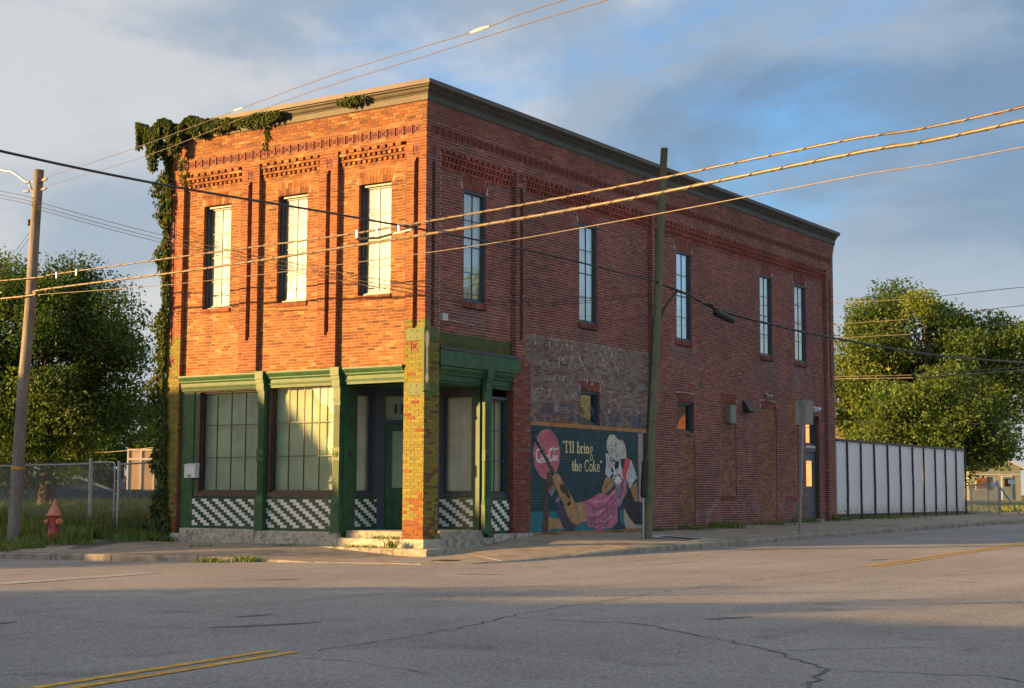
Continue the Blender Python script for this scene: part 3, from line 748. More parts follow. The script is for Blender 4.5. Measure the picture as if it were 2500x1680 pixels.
# the bricks that show largest are pieces of their own, all the others one joined part
def score(b):
    F, ua, ub, d, za, zb = b[:6]; c = Vector(F((ua+ub)/2, d, (za+zb)/2)); v = CAM-c
    n = Vector((0, -1, 0)) if F is FR else Vector((1, 0, 0))
    return max(0, v.normalized().dot(n))*(ub-ua)/v.length_squared
full = [i for i, b in enumerate(bricks) if len(b) == 8 and b[2]-b[1] > .19 and b[7] == 0 and b[0] in (FR, SI) and b[3] > -.12 and b[4] > 4.0]
full.sort(key=lambda i: -score(bricks[i])); chosen = full[:290]; cs = set(chosen)
VAR = {}
for i in chosen:
    F, ua, ub, d, za, zb, c, mt = bricks[i]
    q = min(range(len(PAL_F)), key=lambda k: sum((PAL_F[k][0][j]-c[j])**2 for j in range(3))) if F is FR else 50+min(range(len(PAL_S)), key=lambda k: sum((PAL_S[k][0][j]-c[j])**2 for j in range(3)))
    key = (q, rb.randrange(3))
    if key not in VAR:
        pal = PAL_F[q] if q < 50 else PAL_S[q-50]; kk = rb.uniform(.88, 1.12); e = .0022
        mb = MB(); cc = tuple(v*kk for v in pal[0]); l, hh = .0995, .0288
        fr = [(-l+e, -hh+e), (l-e, -hh+e), (l-e, hh-e), (-l+e, hh-e)]; bk = [(-l, -hh), (l, -hh), (l, hh), (-l, hh)]
        mb.poly([F(u, 0, z) for u, z in fr], 0, cc)
        for k in range(4):
            k2 = (k+1) % 4
            mb.poly([F(*(bk[k][0], -.003, bk[k][1])), F(*(bk[k2][0], -.003, bk[k2][1])), F(fr[k2][0], 0, fr[k2][1]), F(fr[k][0], 0, fr[k][1])], 0, cc)
            mb.poly([F(bk[k][0], -.03, bk[k][1]), F(bk[k2][0], -.03, bk[k2][1]), F(bk[k2][0], -.003, bk[k2][1]), F(bk[k][0], -.003, bk[k][1])], 0, cc)
        VAR[key] = mb.mesh('brick', [BRICK])
    place('brick', VAR[key], F((ua+ub)/2, d, (za+zb)/2), fw_o)
bm_ = MB()
for i, b in enumerate(bricks):
    if i in cs: continue
    F, ua, ub, d, za, zb, c, mt = b[:8]; dep = b[8] if len(b) > 8 else .03
    fbox(bm_, F, ua, ub, d-dep, d, za, zb, mt, c, (4,))
bm_.build('brickwork', [BRICK, PBRICK], BLD, kind='stuff')
print('bricks', len(bricks))

# --- terracotta tiles in the band and on the piers, two carved patterns
def tile_mesh(kind):
    mb = MB(); h = .098; f = .014
    P = lambda x, z, d: (x, -d, z)
    mb.hexa([P(-h, -h, 0), P(h, -h, 0), P(h, -h, -.03), P(-h, -h, -.03), P(-h, h, 0), P(h, h, 0), P(h, h, -.03), P(-h, h, -.03)], 0, skip=(4,))
    def bx(x0, x1, z0, z1, d=.012): mb.hexa([P(x0, z0, d), P(x1, z0, d), P(x1, z0, 0), P(x0, z0, 0), P(x0, z1, d), P(x1, z1, d), P(x1, z1, 0), P(x0, z1, 0)], 0, skip=(4,))
    for q in ((-h, h, -h, -h+f), (-h, h, h-f, h), (-h, -h+f, -h+f, h-f), (h-f, h, -h+f, h-f)): bx(*q)
    def dia(cx_, cz_, rx, rz, a=0, d=.02):
        pts = [(cx_+rx*cos(a), cz_+rx*sin(a)), (cx_-rz*sin(a), cz_+rz*cos(a)), (cx_-rx*cos(a), cz_-rx*sin(a)), (cx_+rz*sin(a), cz_-rz*cos(a))]
        for k in range(4): p, q = pts[k], pts[(k+1) % 4]; mb.poly([P(*p, .001), P(*q, .001), P(cx_, cz_, d)])
    if kind:
        for k in range(4): a = pi/4+k*pi/2; dia(.042*cos(a), .042*sin(a), .052, .020, a)
        dia(0, 0, .022, .022, 0, .026)
    else:
        for k in range(4): a = k*pi/2; dia(.047*cos(a), .047*sin(a), .026, .030, a)
        for k in range(4): a = pi/4+k*pi/2; dia(.062*cos(a), .062*sin(a), .016, .016, a, .014)
        dia(0, 0, .022, .022, 0, .026)
    return mb.mesh('ornament_tile', ['terracotta'])
TM = [tile_mesh(0), tile_mesh(1)]; RZ = Matrix.Rotation(pi/2, 4, 'Z')
mid = kz(kB0)+H*1.5
n = 32
for k in range(n): place('ornament_tile', TM[k % 2], (-7.79+.1+(7.62-.2)*k/(n-1), .012, mid), fw_o)
n = 97
for k in range(n): place('ornament_tile', TM[k % 2], (-.012, .175+.1+(22.9-.2)*k/(n-1), mid), fw_o, RZ)
for i, u in enumerate(sqF): place('ornament_tile', TM[0], (u, .012, kz(128.9)), fw_o)
for i, u in enumerate(sqS): place('ornament_tile', TM[0], (-.012, u, kz(128.9)), fw_o, RZ)
for u in (sqF[0], sqF[3]): place('ornament_tile', TM[1], (u, .010, kz(64.5)), fw_o)
mb = MB()
mb.quad((-7.9, .035, kz(kB0)), (-.05, .035, kz(kB0)), (-.05, .035, kz(kB1)), (-7.9, .035, kz(kB1)), 0, MC_F)
mb.quad((-.035, .05, kz(kB0)), (-.035, 23.15, kz(kB0)), (-.035, 23.15, kz(kB1)), (-.035, .05, kz(kB1)), 0, MC_S)
for u in sqF: mb.quad((u-.11, .03, kz(127.3)), (u+.11, .03, kz(127.3)), (u+.11, .03, kz(130.5)), (u-.11, .03, kz(130.5)), 0, MC_F)
for u in sqS: mb.quad((-.03, u-.11, kz(127.3)), (-.03, u+.11, kz(127.3)), (-.03, u+.11, kz(130.5)), (-.03, u-.11, kz(130.5)), 0, MC_S)
for u in (sqF[0], sqF[3]): mb.quad((u-.11, .03, kz(62.9)), (u+.11, .03, kz(62.9)), (u+.11, .03, kz(66.1)), (u-.11, .03, kz(66.1)), 0, MC_G)
mb.build('tile_bed', ['mortar'], BLD)

# --- core of the building: what the sheets of brick stand in front of
mb = MB()
mb.box(-7.9, -.55, .55, 23.15, 3.95, 9.7)
mb.box(-7.9, -2.75, .60, 23.15, 0, 3.96); mb.box(-2.8, -.55, 2.75, 23.15, 0, 3.955)
mb.build('core', ['dark_room'], BLD)
mb = MB()
mb.box(-7.93, -7.5, .02, 23.1, 0, 9.75); mb.box(-7.9, -.02, 22.95, 23.2, 0, 9.75)
mb.box(-7.9, -.05, .06, 23.1, 9.72, 9.8)
mb.build('rear_wall', [M('rear_brick', (.2, .06, .045), .9, .35, 9)], BLD)

# --- cornice swept round the corner
def sweep(prof, name, mat, x0, y1, parent, off=0.):
    mb = MB()
    for (d0, z0), (d1, z1) in zip(prof, prof[1:]):
        mb.quad((x0, -d0, z0), (d0, -d0, z0), (d1, -d1, z1), (x0, -d1, z1)); mb.quad((d0, -d0, z0), (d0, y1, z0), (d1, y1, z1), (d1, -d1, z1))
    mb.poly([(x0, -d, z) for d, z in reversed(prof)]); mb.poly([(d, y1, z) for d, z in prof])
    return mb.build(name, mat, parent)
sweep([(-.2, 9.765), (.065, 9.765), (.075, 9.775), (.075, 9.905), (.09, 9.912), (.095, 9.93), (.115, 9.955), (.13, 9.975), (.13, 9.985), (.15, 9.99), (.155, 10.01), (.165, 10.03), (.195, 10.045), (.20, 10.06), (.20, 10.075), (-.2, 10.075)], 'cornice', 'cornice', -8.03, 23.28, BLD)
sweep([(-.3, 10.077), (.225, 10.077), (.245, 10.085), (.25, 10.185), (.235, 10.19), (-.3, 10.19)], 'coping', 'coping', -8.06, 23.33, BLD)
mb = MB().box(-8.05, -.28, .28, 23.3, 10.0, 10.12); mb.build('roof', 'roofing', BLD)

# --- windows
def window(F, ua, ub, za, zb, d, cols, rows, frame='slate', fr=.055, dep=.12, glass='glass', curt='cloth', cd_=.10, meet=None, sill=True, mw=.018):
    mb = MB()
    for q in ((ua, ub, zb-fr, zb), (ua, ub, za, za+fr), (ua, ua+fr, za+fr, zb-fr), (ub-fr, ub, za+fr, zb-fr)): fbox(mb, F, q[0], q[1], d-dep, d, q[2], q[3])
    s = fr*.55; a, b, c, e = ua+fr, ub-fr, za+fr, zb-fr; ds = d-dep*.55
    for q in ((a, b, e-s, e), (a, b, c, c+s*1.3), (a, a+s, c+s*1.3, e-s), (b-s, b, c+s*1.3, e-s)): fbox(mb, F, q[0], q[1], ds-.04, ds, q[2], q[3])
    w = mb.build('window', frame, BLD)
    a, b, c, e = a+s, b-s, c+s*1.3, e-s; dg = ds-.02
    pw = (b-a)/cols; ph = (e-c)/rows; mu = MB()
    for i in range(1, cols): fbox(mu, F, a+i*pw-mw/2, a+i*pw+mw/2, dg-.012, dg+.016, c, e)
    for j in range(1, rows):
        h_ = mw*1.5 if meet == j else mw
        for i in range(cols): fbox(mu, F, a+i*pw+mw/2, a+(i+1)*pw-mw/2, dg-.012, dg+.014, c+j*ph-h_/2, c+j*ph+h_/2)
    if mu.v: mu.build('muntin', frame, w)
    pm = fbox(MB(), F, -pw/2+mw/2, pw/2-mw/2, -.004, 0, -ph/2+mw/2, ph/2-mw/2).mesh('pane', [glass])
    for i in range(cols):
        for j in range(rows): place('pane', pm, F(a+(i+.5)*pw, dg, c+(j+.5)*ph), w)
    if curt:
        cm = MB(); nn = 34; dc = d-dep-cd_+.04; pv = None
        for k in range(nn+1):
            u = ua+.02+(ub-ua-.04)*k/nn; ph_ = k*1.35; dd = dc+.0025*sin(ph_)+.004*sin(ph_*.37+1) if curt == 'cloth' else dc+.002*sin(k*.8)
            if pv: cm.quad(F(pv[0], pv[1], za+.03), F(u, dd, za+.03), F(u, dd, zb-.02), F(pv[0], pv[1], zb-.02))
            pv = (u, dd)
        cm.build('curtain', curt, w, smooth=True)
    return w
for (a, b) in winF: window(FR, a, b, WFZ[0], WFZ[1], -PD-.10, 2, 4, meet=2)
for (a, b) in winS: window(SI, a, b, WSZ[0], WSZ[1], -PD-.018, 2, 4, meet=2, dep=.075, fr=.05)
for (a, b, c, e) in lowS: window(SI, a, b, c, e, -PD-.05, 1, 1, glass='glass_dark', curt='paper', fr=.06)

# ------------------------------------------------------------------ storefront
# stone base and steps
def rough_box(x0, x1, y0, y1, z0, z1, mat, name, seed, slope=0.):
    rr_ = random.Random(seed); n = max(2, int((x1-x0)/.25)); mb = MB(); T = []
    for i in range(n+1):
        x = x0+(x1-x0)*i/n; j = lambda s: rr_.uniform(-s, s)
        T.append([(x, y0+j(.006), z0), (x, y0+j(.008), z1-.03+j(.006)), (x, y0+.025+j(.006), z1+j(.004)), (x, y1, z1+.004), (x, y1, z0)])
    for a, b in zip(T, T[1:]):
        for k in range(4): mb.quad(a[k], b[k], b[k+1], a[k+1])
    mb.poly(list(reversed(T[0]))); mb.poly(T[-1]); return mb.build(name, mat, BLD)
rough_box(-7.28, -4.86, -.055, .5, -.06, .335, 'granite', 'stone_base', 1)
rough_box(-4.85, -2.36, -.05, .5, -.06, .315, 'granite', 'stone_base', 2)
rough_box(-2.35, -.50, -.045, .6, -.08, .195, 'granite', 'stone_base', 3)
rough_box(-2.26, -.2, .16, 2.6, -.05, .365, 'concrete', 'step', 4)
mb = MB().box(-.2, -.02, .62, 2.3, -.05, .36); mb.build('step', 'concrete', BLD)
mb = MB().box(-.5, .03, .58, 2.62, -.05, .19); mb.build('step', 'concrete', BLD)
mb = MB().box(-.57, .055, -.055, .575, -.05, .205); mb.build('pier_base', 'granite', BLD)
mb = MB().box(-.3, .04, 2.64, 3.44, -.02, .265); mb.build('stone_base', 'granite', BLD)
mb = MB().box(-.3, .06, 3.45, 4.22, -.02, .265); mb.build('pier_base', 'granite', BLD)
mb = MB().box(-7.99, -7.30, -.045, .3, -.1, .21); mb.build('pier_base', 'granite', BLD)
rough_box(-3.6, .41, -.42, .3, -.3, .015, 'concrete', 'ledge', 5)
mb = MB().box(.0, .405, .305, 4.1, -.3, .012); mb.build('ledge', 'concrete', BLD)
# green mouldings over the shop windows
PF = [(.0, 3.60), (.02, 3.60), (.025, 3.665), (.045, 3.672), (.05, 3.70), (.04, 3.71), (.045, 3.79), (.07, 3.80), (.085, 3.83), (.085, 3.845), (.10, 3.87), (.125, 3.905), (.14, 3.94), (.14, 3.975), (.0, 3.985)]
def mould(F, ua, ub, prof, d0, name, mat='trim_green'):
    mb = MB()
    for (a, z0), (b, z1) in zip(prof, prof[1:]): mb.quad(F(ua, d0+a, z0), F(ub, d0+a, z0), F(ub, d0+b, z1), F(ua, d0+b, z1))
    mb.poly([F(ua, d0+a, z) for a, z in reversed(prof)]); mb.poly([F(ub, d0+a, z) for a, z in prof])
    mb.quad(F(ua, d0+prof[-1][0], prof[-1][1]), F(ub, d0+prof[-1][0], prof[-1][1]), F(ub, d0-.3, prof[-1][1]), F(ua, d0-.3, prof[-1][1]))
    mb.quad(F(ub, d0+prof[0][0], prof[0][1]), F(ua, d0+prof[0][0], prof[0][1]), F(ua, d0-.3, prof[0][1]), F(ub, d0-.3, prof[0][1]))
    return mb.build(name, mat, BLD)
for a, b in ((-7.44, -4.86), (-4.60, -2.57), (-2.30, -.57)): mould(FR, a, b, PF, -.075, 'storefront_cornice')
for a, b in ((.55, 2.22), (2.50, 3.455)): mould(SI, a, b, [(p, z-.012) for p, z in PF], -.10, 'storefront_cornice')
fbox(MB(), SI, .545, 3.70, -.16, .035, 3.985, 4.33).build('fascia_board', 'trim_green', BLD)
fbox(MB(), SI, .545, 3.60, -.16, .05, 4.335, 4.395).build('flashing', 'flashing', BLD)
# fluted colonnettes
def colonnette(F, u, z0, name='colonnette', bk=-.15):
    mb = MB(); w = .125
    def b(a0, a1, d0, d1, zz0, zz1): fbox(mb, F, u+a0, u+a1, max(d0, bk), d1, zz0, zz1)
    b(-w, w, -.15, .055, z0, z0+.34); b(-w-.01, w+.01, -.15, .065, z0+.34, z0+.37); b(-w+.005, w-.005, -.15, .05, z0+.37, z0+.62); b(-w-.006, w+.006, -.15, .06, z0+.62, z0+.65)
    p = [F(u-w, -.15, z0+.65), F(u+w, -.15, z0+.65)]
    mb.hexa([F(u-w, .05, z0+.65), F(u+w, .05, z0+.65), F(u+w, bk, z0+.65), F(u-w, bk, z0+.65), F(u-.09, .02, z0+.80), F(u+.09, .02, z0+.80), F(u+.09, bk, z0+.80), F(u-.09, bk, z0+.80)])
    b(-.092, .092, -.15, .012, z0+.80, 3.22)
    for seg_ in ((z0+.86, 1.90), (2.20, 3.14)):
        for k in range(6): x = -.075+.03*k; b(x-.009, x+.009, .012, .024, *seg_)
    b(-.105, .105, -.15, .04, 1.915, 2.185)
    b(-.105, .105, -.15, .035, 3.22, 3.26); b(-.115, .115, -.15, .05, 3.26, 3.29); b(-.10, .10, -.15, .03, 3.29, 3.52)
    b(-.11, .11, -.15, .05, 3.52, 3.56); b(-.115, .115, -.15, .075, 3.56, 3.72); b(-.12, .12, -.15, .10, 3.72, 3.80); b(-.125, .125, -.15, .125, 3.80, 3.99)
    o = mb.build(name, 'trim_green', BLD)
    r_ = MB(); ax = Vector(F(0, 1, 0)); c = Vector(F(u, .04, 2.05))
    r_.lathe(c, [(.075, 0), (.075, .012), (.058, .016), (.052, .006), (.036, .006), (.032, .02), (.012, .026)], 20, axis=ax); r_.build('rosette', 'trim_green', o, smooth=False)
    return o
colonnette(FR, -4.73, .318); colonnette(FR, -2.435, .298); colonnette(SI, 2.36, .27, bk=-.05)
# posts beside the windows
fbox(MB(), FR, -7.44, -7.02, -.25, -.09, .337, 3.6).build('post', 'trim_green', BLD)
fbox(MB(), FR, -7.015, -6.90, -.25, -.115, 1.12, 3.6).build('post', 'trim_green', BLD)
# shop windows
window(FR, -6.895, -4.862, 1.14, 3.64, -.10, 4, 3, frame='sill_wood', fr=.06, dep=.16, glass='glass_low', curt='paper', cd_=.12)
window(FR, -4.602, -2.575, 1.14, 3.67, -.10, 4, 3, frame='sill_wood', fr=.06, dep=.16, glass='glass_low', curt='paper', cd_=.12)
window(SI, 2.50, 3.455, 1.14, 3.42, -.13, 2, 3, frame='slate', fr=.06, dep=.12, glass='glass_low', curt='paper', cd_=.12)
for a, b in ((-6.95, -4.86), (-4.605, -2.57)): fbox(MB(), FR, a, b, -.2, -.065, 1.095, 1.142).build('window_sill', 'sill_wood', BLD)
fbox(MB(), SI, 2.49, 3.46, -.2, -.09, 1.095, 1.142).build('window_sill', 'slate', BLD)
for a, b in ((-6.9, -4.86), (-4.60, -2.575)): fbox(MB(), FR, a, b, -.2, -.06, 3.672 if a > -5 else 3.645, 3.70).build('window_head', 'trim_white' if a > -5 else 'sill_wood', BLD)
# vestibule: left wall (faces the side street), right wall (faces the front), door between them
VX, VY = -2.30, 2.30
LW = lambda u, d, z: (VX+d, u, z)          # left wall: u = y
RW = lambda u, d, z: (u, VY-d, z)          # right wall: u = x
fbox(MB(), LW, .10, .50, -.2, .0, .2, 3.62).build('jamb_panel', 'trim_green', BLD)
fbox(MB(), RW, -.32, -.15, -.2, .0, .2, 3.62).build('jamb_panel', 'trim_green', BLD)
fbox(MB(), RW, -.149, -.02, -.3, -.19, .2, 3.62).build('jamb_panel', 'trim_green', BLD)
o = MB().lathe(LW(.31, 0, 2.05), [(.075, 0), (.07, .015), (.05, .012), (.045, .025), (.02, .03)], 18, axis=(1, 0, 0)).build('rosette', 'iron', BLD)
window(LW, .50, 1.18, 1.12, 3.5, -.02, 1, 1, frame='slate', fr=.07, dep=.1, glass='glass_low', curt='paper')
window(RW, -1.25, -.32, 1.12, 3.5, -.02, 1, 1, frame='slate', fr=.07, dep=.1, glass='glass_low', curt='paper')
fbox(MB(), LW, .50, 1.30, -.2, -.02, 3.5, 3.62).build('window_head', 'slate', BLD); fbox(MB(), RW, -1.30, -.32, -.2, -.02, 3.5, 3.62).build('window_head', 'slate', BLD)
MB().quad((-2.7, .02, 3.60), (-2.7, 2.8, 3.60), (-.02, 2.8, 3.60), (-.02, .02, 3.60)).build('soffit', 'trim_green', BLD)
# door, set on the diagonal
A = Vector((VX, 1.30, 0)); B = Vector((-1.30, VY, 0)); dv = (B-A).normalized(); LD = (B-A).length; nv = Vector((dv.y, -dv.x, 0))
DW = lambda u, d, z: tuple(A+dv*u+nv*d+Vector((0, 0, z)))
mb = MB()
for q in ((-.1, .16, .2, 3.62), (LD-.16, LD+.1, .2, 3.62), (.16, LD-.16, 2.78, 2.86), (.16, LD-.16, 3.42, 3.62)): fbox(mb, DW, q[0], q[1], -.16, 0, q[2], q[3])
mb.build('door_frame', 'slate', BLD)
d0, d1, dz0, dz1 = .175, LD-.175, .385, 2.775; mb = MB()
for q in ((d0, d0+.15, dz0, dz1), (d1-.15, d1, dz0, dz1), (d0+.15, d1-.15, dz0, dz0+.24), (d0+.15, d1-.15, dz0+.72, dz0+.92), (d0+.15, d1-.15, dz1-.16, dz1)): fbox(mb, DW, q[0], q[1], -.09, -.045, q[2], q[3])
door = mb.build('front_door', 'trim_green', BLD)
fbox(MB(), DW, d0+.14, d1-.14, -.08, -.065, dz0+.23, dz0+.73).build('door_panel', 'trim_green', door)
fbox(MB(), DW, d0+.21, d1-.21, -.066, -.052, dz0+.30, dz0+.66).build('door_panel', 'trim_green', door)
fbox(MB(), DW, d0+.15, d1-.15, -.072, -.066, dz0+.92, dz1-.16).build('pane', 'glass_low', door)
fbox(MB(), DW, d0+.15, d1-.15, -.10, -.095, dz0+.92, dz1-.16).build('door_blind', 'paper', door)
MB().lathe(DW(d1-.07, -.045, 1.42), [(.012, 0), (.012, .04), (.03, .045), (.032, .06), (.02, .075)], 12, axis=nv).build('door_knob', 'iron', door)
tr = fbox(MB(), DW, .16, LD-.16, -.08, -.07, 2.86, 3.42).build('transom', 'glass_low', BLD)
fbox(MB(), DW, .16, LD-.16, -.12, -.11, 2.86, 3.42).build('transom_blind', 'paper', BLD)
tm = textmesh('11', .30, 'iron', 'house_number', 1., .012)
rotm = Matrix((dv, Vector((0, 0, 1)), nv)).transposed().to_4x4()
place('house_number', tm, DW(.33, -.066, 3.02), tr, rotm)
# checkered tiles under the windows
TILES = []
def tiles(F, ua, ub, za, zb, d, ph=0):
    fbox(MB(), F, ua, ub, d-.08, d, za, zb).build('tile_panel', 'grout', BLD)
    rows = 12; rh = (zb-za)/rows; tw = .192; g_ = .004
    for r_ in range(rows):
        edge = r_ in (0, rows-1); q = rows-1-r_
        o_ = ua+(tw/2 if (edge and r_) else 0)+ph+(q % 2)*tw/2-tw*3
        n_ = 0
        while True:
            s = o_+n_*tw; e = s+tw
            if s >= ub: break
            a, b = max(s, ua), min(e, ub)
            if b-a > .02:
                idx = round((s-ua-ph-q*tw/2)/tw)
                green = edge or (idx % 2 == 0)
                TILES.append((F, a+g_/2, b-g_/2, d+.007, za+r_*rh+g_/2, za+(r_+1)*rh-g_/2, green))
            n_ += 1
tiles(FR, -7.015, -4.86, .337, 1.095, -.10); tiles(FR, -4.605, -2.565, .317, 1.095, -.10, .05)
tiles(SI, 2.485, 3.458, .268, 1.09, -.11); tiles(LW, .50, 1.30, .367, 1.11, -.02, .03); tiles(RW, -1.30, -.32, .367, 1.11, -.02, .1)
tparent = [o_ for o_ in BLD.children if o_.name.startswith('tile_panel')][0]
def tsc(t):
    c = Vector(t[0]((t[1]+t[2])/2, t[3], (t[4]+t[5])/2)); return -(t[2]-t[1])/(CAM-c).length+ (1 if t[0] in (LW, RW) else 0)
TILES.sort(key=tsc); TMESH = {}; rest = MB()
for k, (F, a, b, d, za, zb, gr) in enumerate(TILES):
    if k < 298:
        key = (F, gr, round(b-a, 3), round(zb-za, 4))
        if key not in TMESH: TMESH[key] = fbox(MB(), F, -(b-a)/2, (b-a)/2, -.012, 0, -(zb-za)/2, (zb-za)/2, skip=(4,)).mesh('tile', ['green_tile' if gr else 'white_tile'])
        place('tile', TMESH[key], F((a+b)/2, d+rb.uniform(-.001, .001), (za+zb)/2), tparent)
    else: fbox(rest, F, a, b, d-.012, d, za, zb, 0 if gr else 1, skip=(4,))
rest.build('wall_tile', ['green_tile', 'white_tile'], BLD, kind='stuff')
# side door, its transom
a, b = doorS[0], doorS[1]; X = -PD-.13
mb = MB()
for q in ((a, a+.06, .38, 3.79), (b-.06, b, .38, 3.79), (a+.06, b-.06, 3.72, 3.79), (a+.06, b-.06, 2.58, 2.72)): fbox(mb, SI, q[0], q[1], X-.1, X+.05, q[2], q[3])
mb.build('door_frame', 'slate', BLD)
mb = MB()
for q in ((a+.065, a+.25, .39, 2.575), (b-.25, b-.065, .39, 2.575), (a+.25, b-.25, .39, 1.45), (a+.25, b-.25, 2.30, 2.575)): fbox(mb, SI, q[0], q[1], X-.045, X, q[2], q[3])
sd = mb.build('side_door', M('door_blue', (.075, .10, .12), .5, .1, 3), BLD)
fbox(MB(), SI, a+.25, b-.25, X-.02, X-.012, 1.45, 2.30).build('pane', 'glass_mirror', sd)
fbox(MB(), SI, a+.25, b-.25, X-.045, X-.04, 1.45, 2.30).build('door_blind', 'cloth', sd)
fbox(MB(), SI, a+.11, a+.15, X, X+.03, 1.20, 1.42).build('door_plate', 'galvanised', sd)
MB().tube([(X+.01, a+.14, 1.15), (X+.06, a+.14, 1.15), (X+.06, a+.28, 1.15)], .012, 8).build('door_handle', 'galvanised', sd)
window(SI, a+.06, b-.06, 2.80, 3.72, X+.02, 1, 1, glass='glass_mirror', curt='paper', fr=.05, dep=.08)
fbox(MB(), SI, a+.06, b-.06, X-.1, X+.03, 2.72, 2.80).build('transom_bar', 'trim_white', BLD)
fbox(MB(), SI, a-.05, b+.05, -.3, .02, .2, .375).build('door_step', 'concrete', BLD)

# ------------------------------------------------------------------ small fittings on the walls
t = thing('wall_mailbox', (-6.98, .05, 1.53), 'small white metal mailbox numbered 1124 on the green post', 'mailbox')
mb = MB(); mb.box(-7.16, -6.80, -.05, .085, 1.53, 1.82); mb.build('box', 'white_paint', t)
mb = MB(); mb.hexa([(-7.17, -.065, 1.822), (-6.79, -.065, 1.822), (-6.79, .088, 1.822), (-7.17, .088, 1.822), (-7.17, -.06, 1.84), (-6.79, -.06, 1.84), (-6.79, .088, 1.875), (-7.17, .088, 1.875)]); mb.build('lid', 'white_paint', t)
place('number', textmesh('1124', .085, 'iron', 'number', .9, .003), (-7.08, -.053, 1.55), t, Matrix.Rotation(pi/2, 4, 'X'))
t = thing('junction_box', (.03, .67, 4.97), 'pale grey electrical box with conduit high on the side wall near the corner', 'box')
MB().box(-.10, .06, .575, .765, 4.97, 5.13).build('box', M('box_grey', (.48, .51, .53), .5, .06), t)
MB().tube([(-.06, .77, 5.03), (-.06, 1.9, 4.98), (-.07, 2.0, 4.95)], .012, 6).build('conduit', 'galvanised', t)
t = thing('wall_light', (0, 15.2, 3.3), 'tall grey green rectangular wall light on the bricked-up window', 'lamp')
MB().box(-.13, .02, 15.02, 15.40, 3.29, 3.80).build('housing', M('fitting_green', (.20, .24, .20), .6, .1), t)
MB().box(-.128, .025, 15.0, 15.42, 3.80, 3.83).build('cap', 'fitting_green', t)
t = thing('vent_hood', (0, 16.4, 3.7), 'slanted dark metal vent hood right of the tall wall light', 'vent')
mb = MB(); mb.hexa([(.12, 16.15, 3.70), (.12, 16.62, 3.70), (-.12, 16.62, 3.70), (-.12, 16.15, 3.70), (-.06, 16.12, 4.02), (-.06, 16.5, 4.02), (-.12, 16.5, 4.02), (-.12, 16.12, 4.02)]); mb.build('hood', 'iron', t)
mb = MB()
for k in range(3): mb.box(-.1, .10, 16.17+.15*k, 16.19+.15*k, 3.66, 3.70)
mb.build('slat', 'iron', t)
t = thing('floodlight', (0, 17.8, 4.26), 'small silver twin floodlight above the bricked-up doorway', 'lamp')
MB().box(-.13, -.06, 17.72, 17.86, 4.22, 4.34).build('mount', 'galvanised', t)
for k in (-1, 1): MB().lathe((-.06, 17.79+.05*k, 4.28), [(.02, 0), (.03, .05), (.055, .12), (.055, .15)], 10, axis=(.8, .6*k, -.3)).build('lamp_head', 'galvanised', t)
t = thing('floodlight', (0, 21.5, 4.05), 'white twin spotlight fixed above the blue side door', 'lamp')
MB().box(-.13, -.05, 21.45, 21.6, 4.0, 4.1).build('mount', 'white_paint', t)
for k in (-1, 1): MB().lathe((-.05, 21.52+.12*k, 4.05), [(.03, 0), (.05, .05), (.085, .13), (.08, .17)], 12, axis=(.7, .35*k, -.35)).build('lamp_head', 'white_paint', t)
for (y, z) in ((13.35, 4.32), (16.0, 4.62)):
    o = MB().lathe((-.12, y, z), [(.10, 0), (.10, .02), (.085, .022), (.08, .008)], 16, axis=(1, 0, 0)).build('vent_hole', 'crack')
    tag(o, 'round dark vent hole in the side wall, %s' % ('lower one above a small window' if y < 14 else 'higher one under the upper windows'), 'vent')
# projecting sign on the corner pier, seen edge on
t = thing('blade_sign', (.05, -.05, 3.2), 'narrow green projecting sign with pale ornament bracketed to the corner pier', 'sign')
dg = Vector((sqrt(.5), -sqrt(.5), 0)); sd_ = Vector((sqrt(.5), sqrt(.5), 0))
BS = lambda u, d, z: tuple(Vector((-.01, .01, 0))+dg*d+sd_*u+Vector((0, 0, z)))
fbox(MB(), BS, -.065, .065, .03, .42, 3.36, 4.72).build('panel', 'sign_green', t)
mb = MB(); mb.hexa([BS(-.055, .425, 4.725), BS(.055, .425, 4.725), BS(.055, .03, 4.725), BS(-.055, .03, 4.725), BS(-.055, .425, 4.93), BS(.055, .425, 4.93), BS(.055, .1, 4.80), BS(-.055, .1, 4.80)]); mb.build('crest', 'sign_green', t)
mb = MB(); prof = [(0, 3.52), (.022, 3.56), (.03, 3.63), (.02, 3.72), (.008, 3.78), (.012, 3.82), (.016, 4.05), (.012, 4.25), (.02, 4.32), (.03, 4.42), (.032, 4.52), (.022, 4.60), (0, 4.66)]
for (w0, z0), (w1, z1) in zip(prof, prof[1:]): w0 *= 1.35; w1 *= 1.35; mb.quad(BS(-w0, .424, z0), BS(w0, .424, z0), BS(w1, .424, z1), BS(-w1, .424, z1))
mb.build('ornament', M('sign_cream', (.62, .52, .36), .5, .1), t)
for z0 in (4.49, 3.30):
    mb = MB(); fbox(mb, FR, -.47, .02, .001, .022, z0, z0+.27); fbox(mb, SI, -.02, .44, .001, .022, z0, z0+.27)
    o = mb.build('bracket', 'sign_green', t)
    mb = MB()
    for u in (-.36, -.19):
        for z in (z0+.06, z0+.21): mb.lathe((u, -.022, z), [(.016, 0), (.012, .012)], 8, axis=(0, -1, 0))
    for u in (.2, .36):
        for z in (z0+.06, z0+.21): mb.lathe((.022, u, z), [(.016, 0), (.012, .012)], 8, axis=(1, 0, 0))
    mb.build('bolt', 'iron', o)

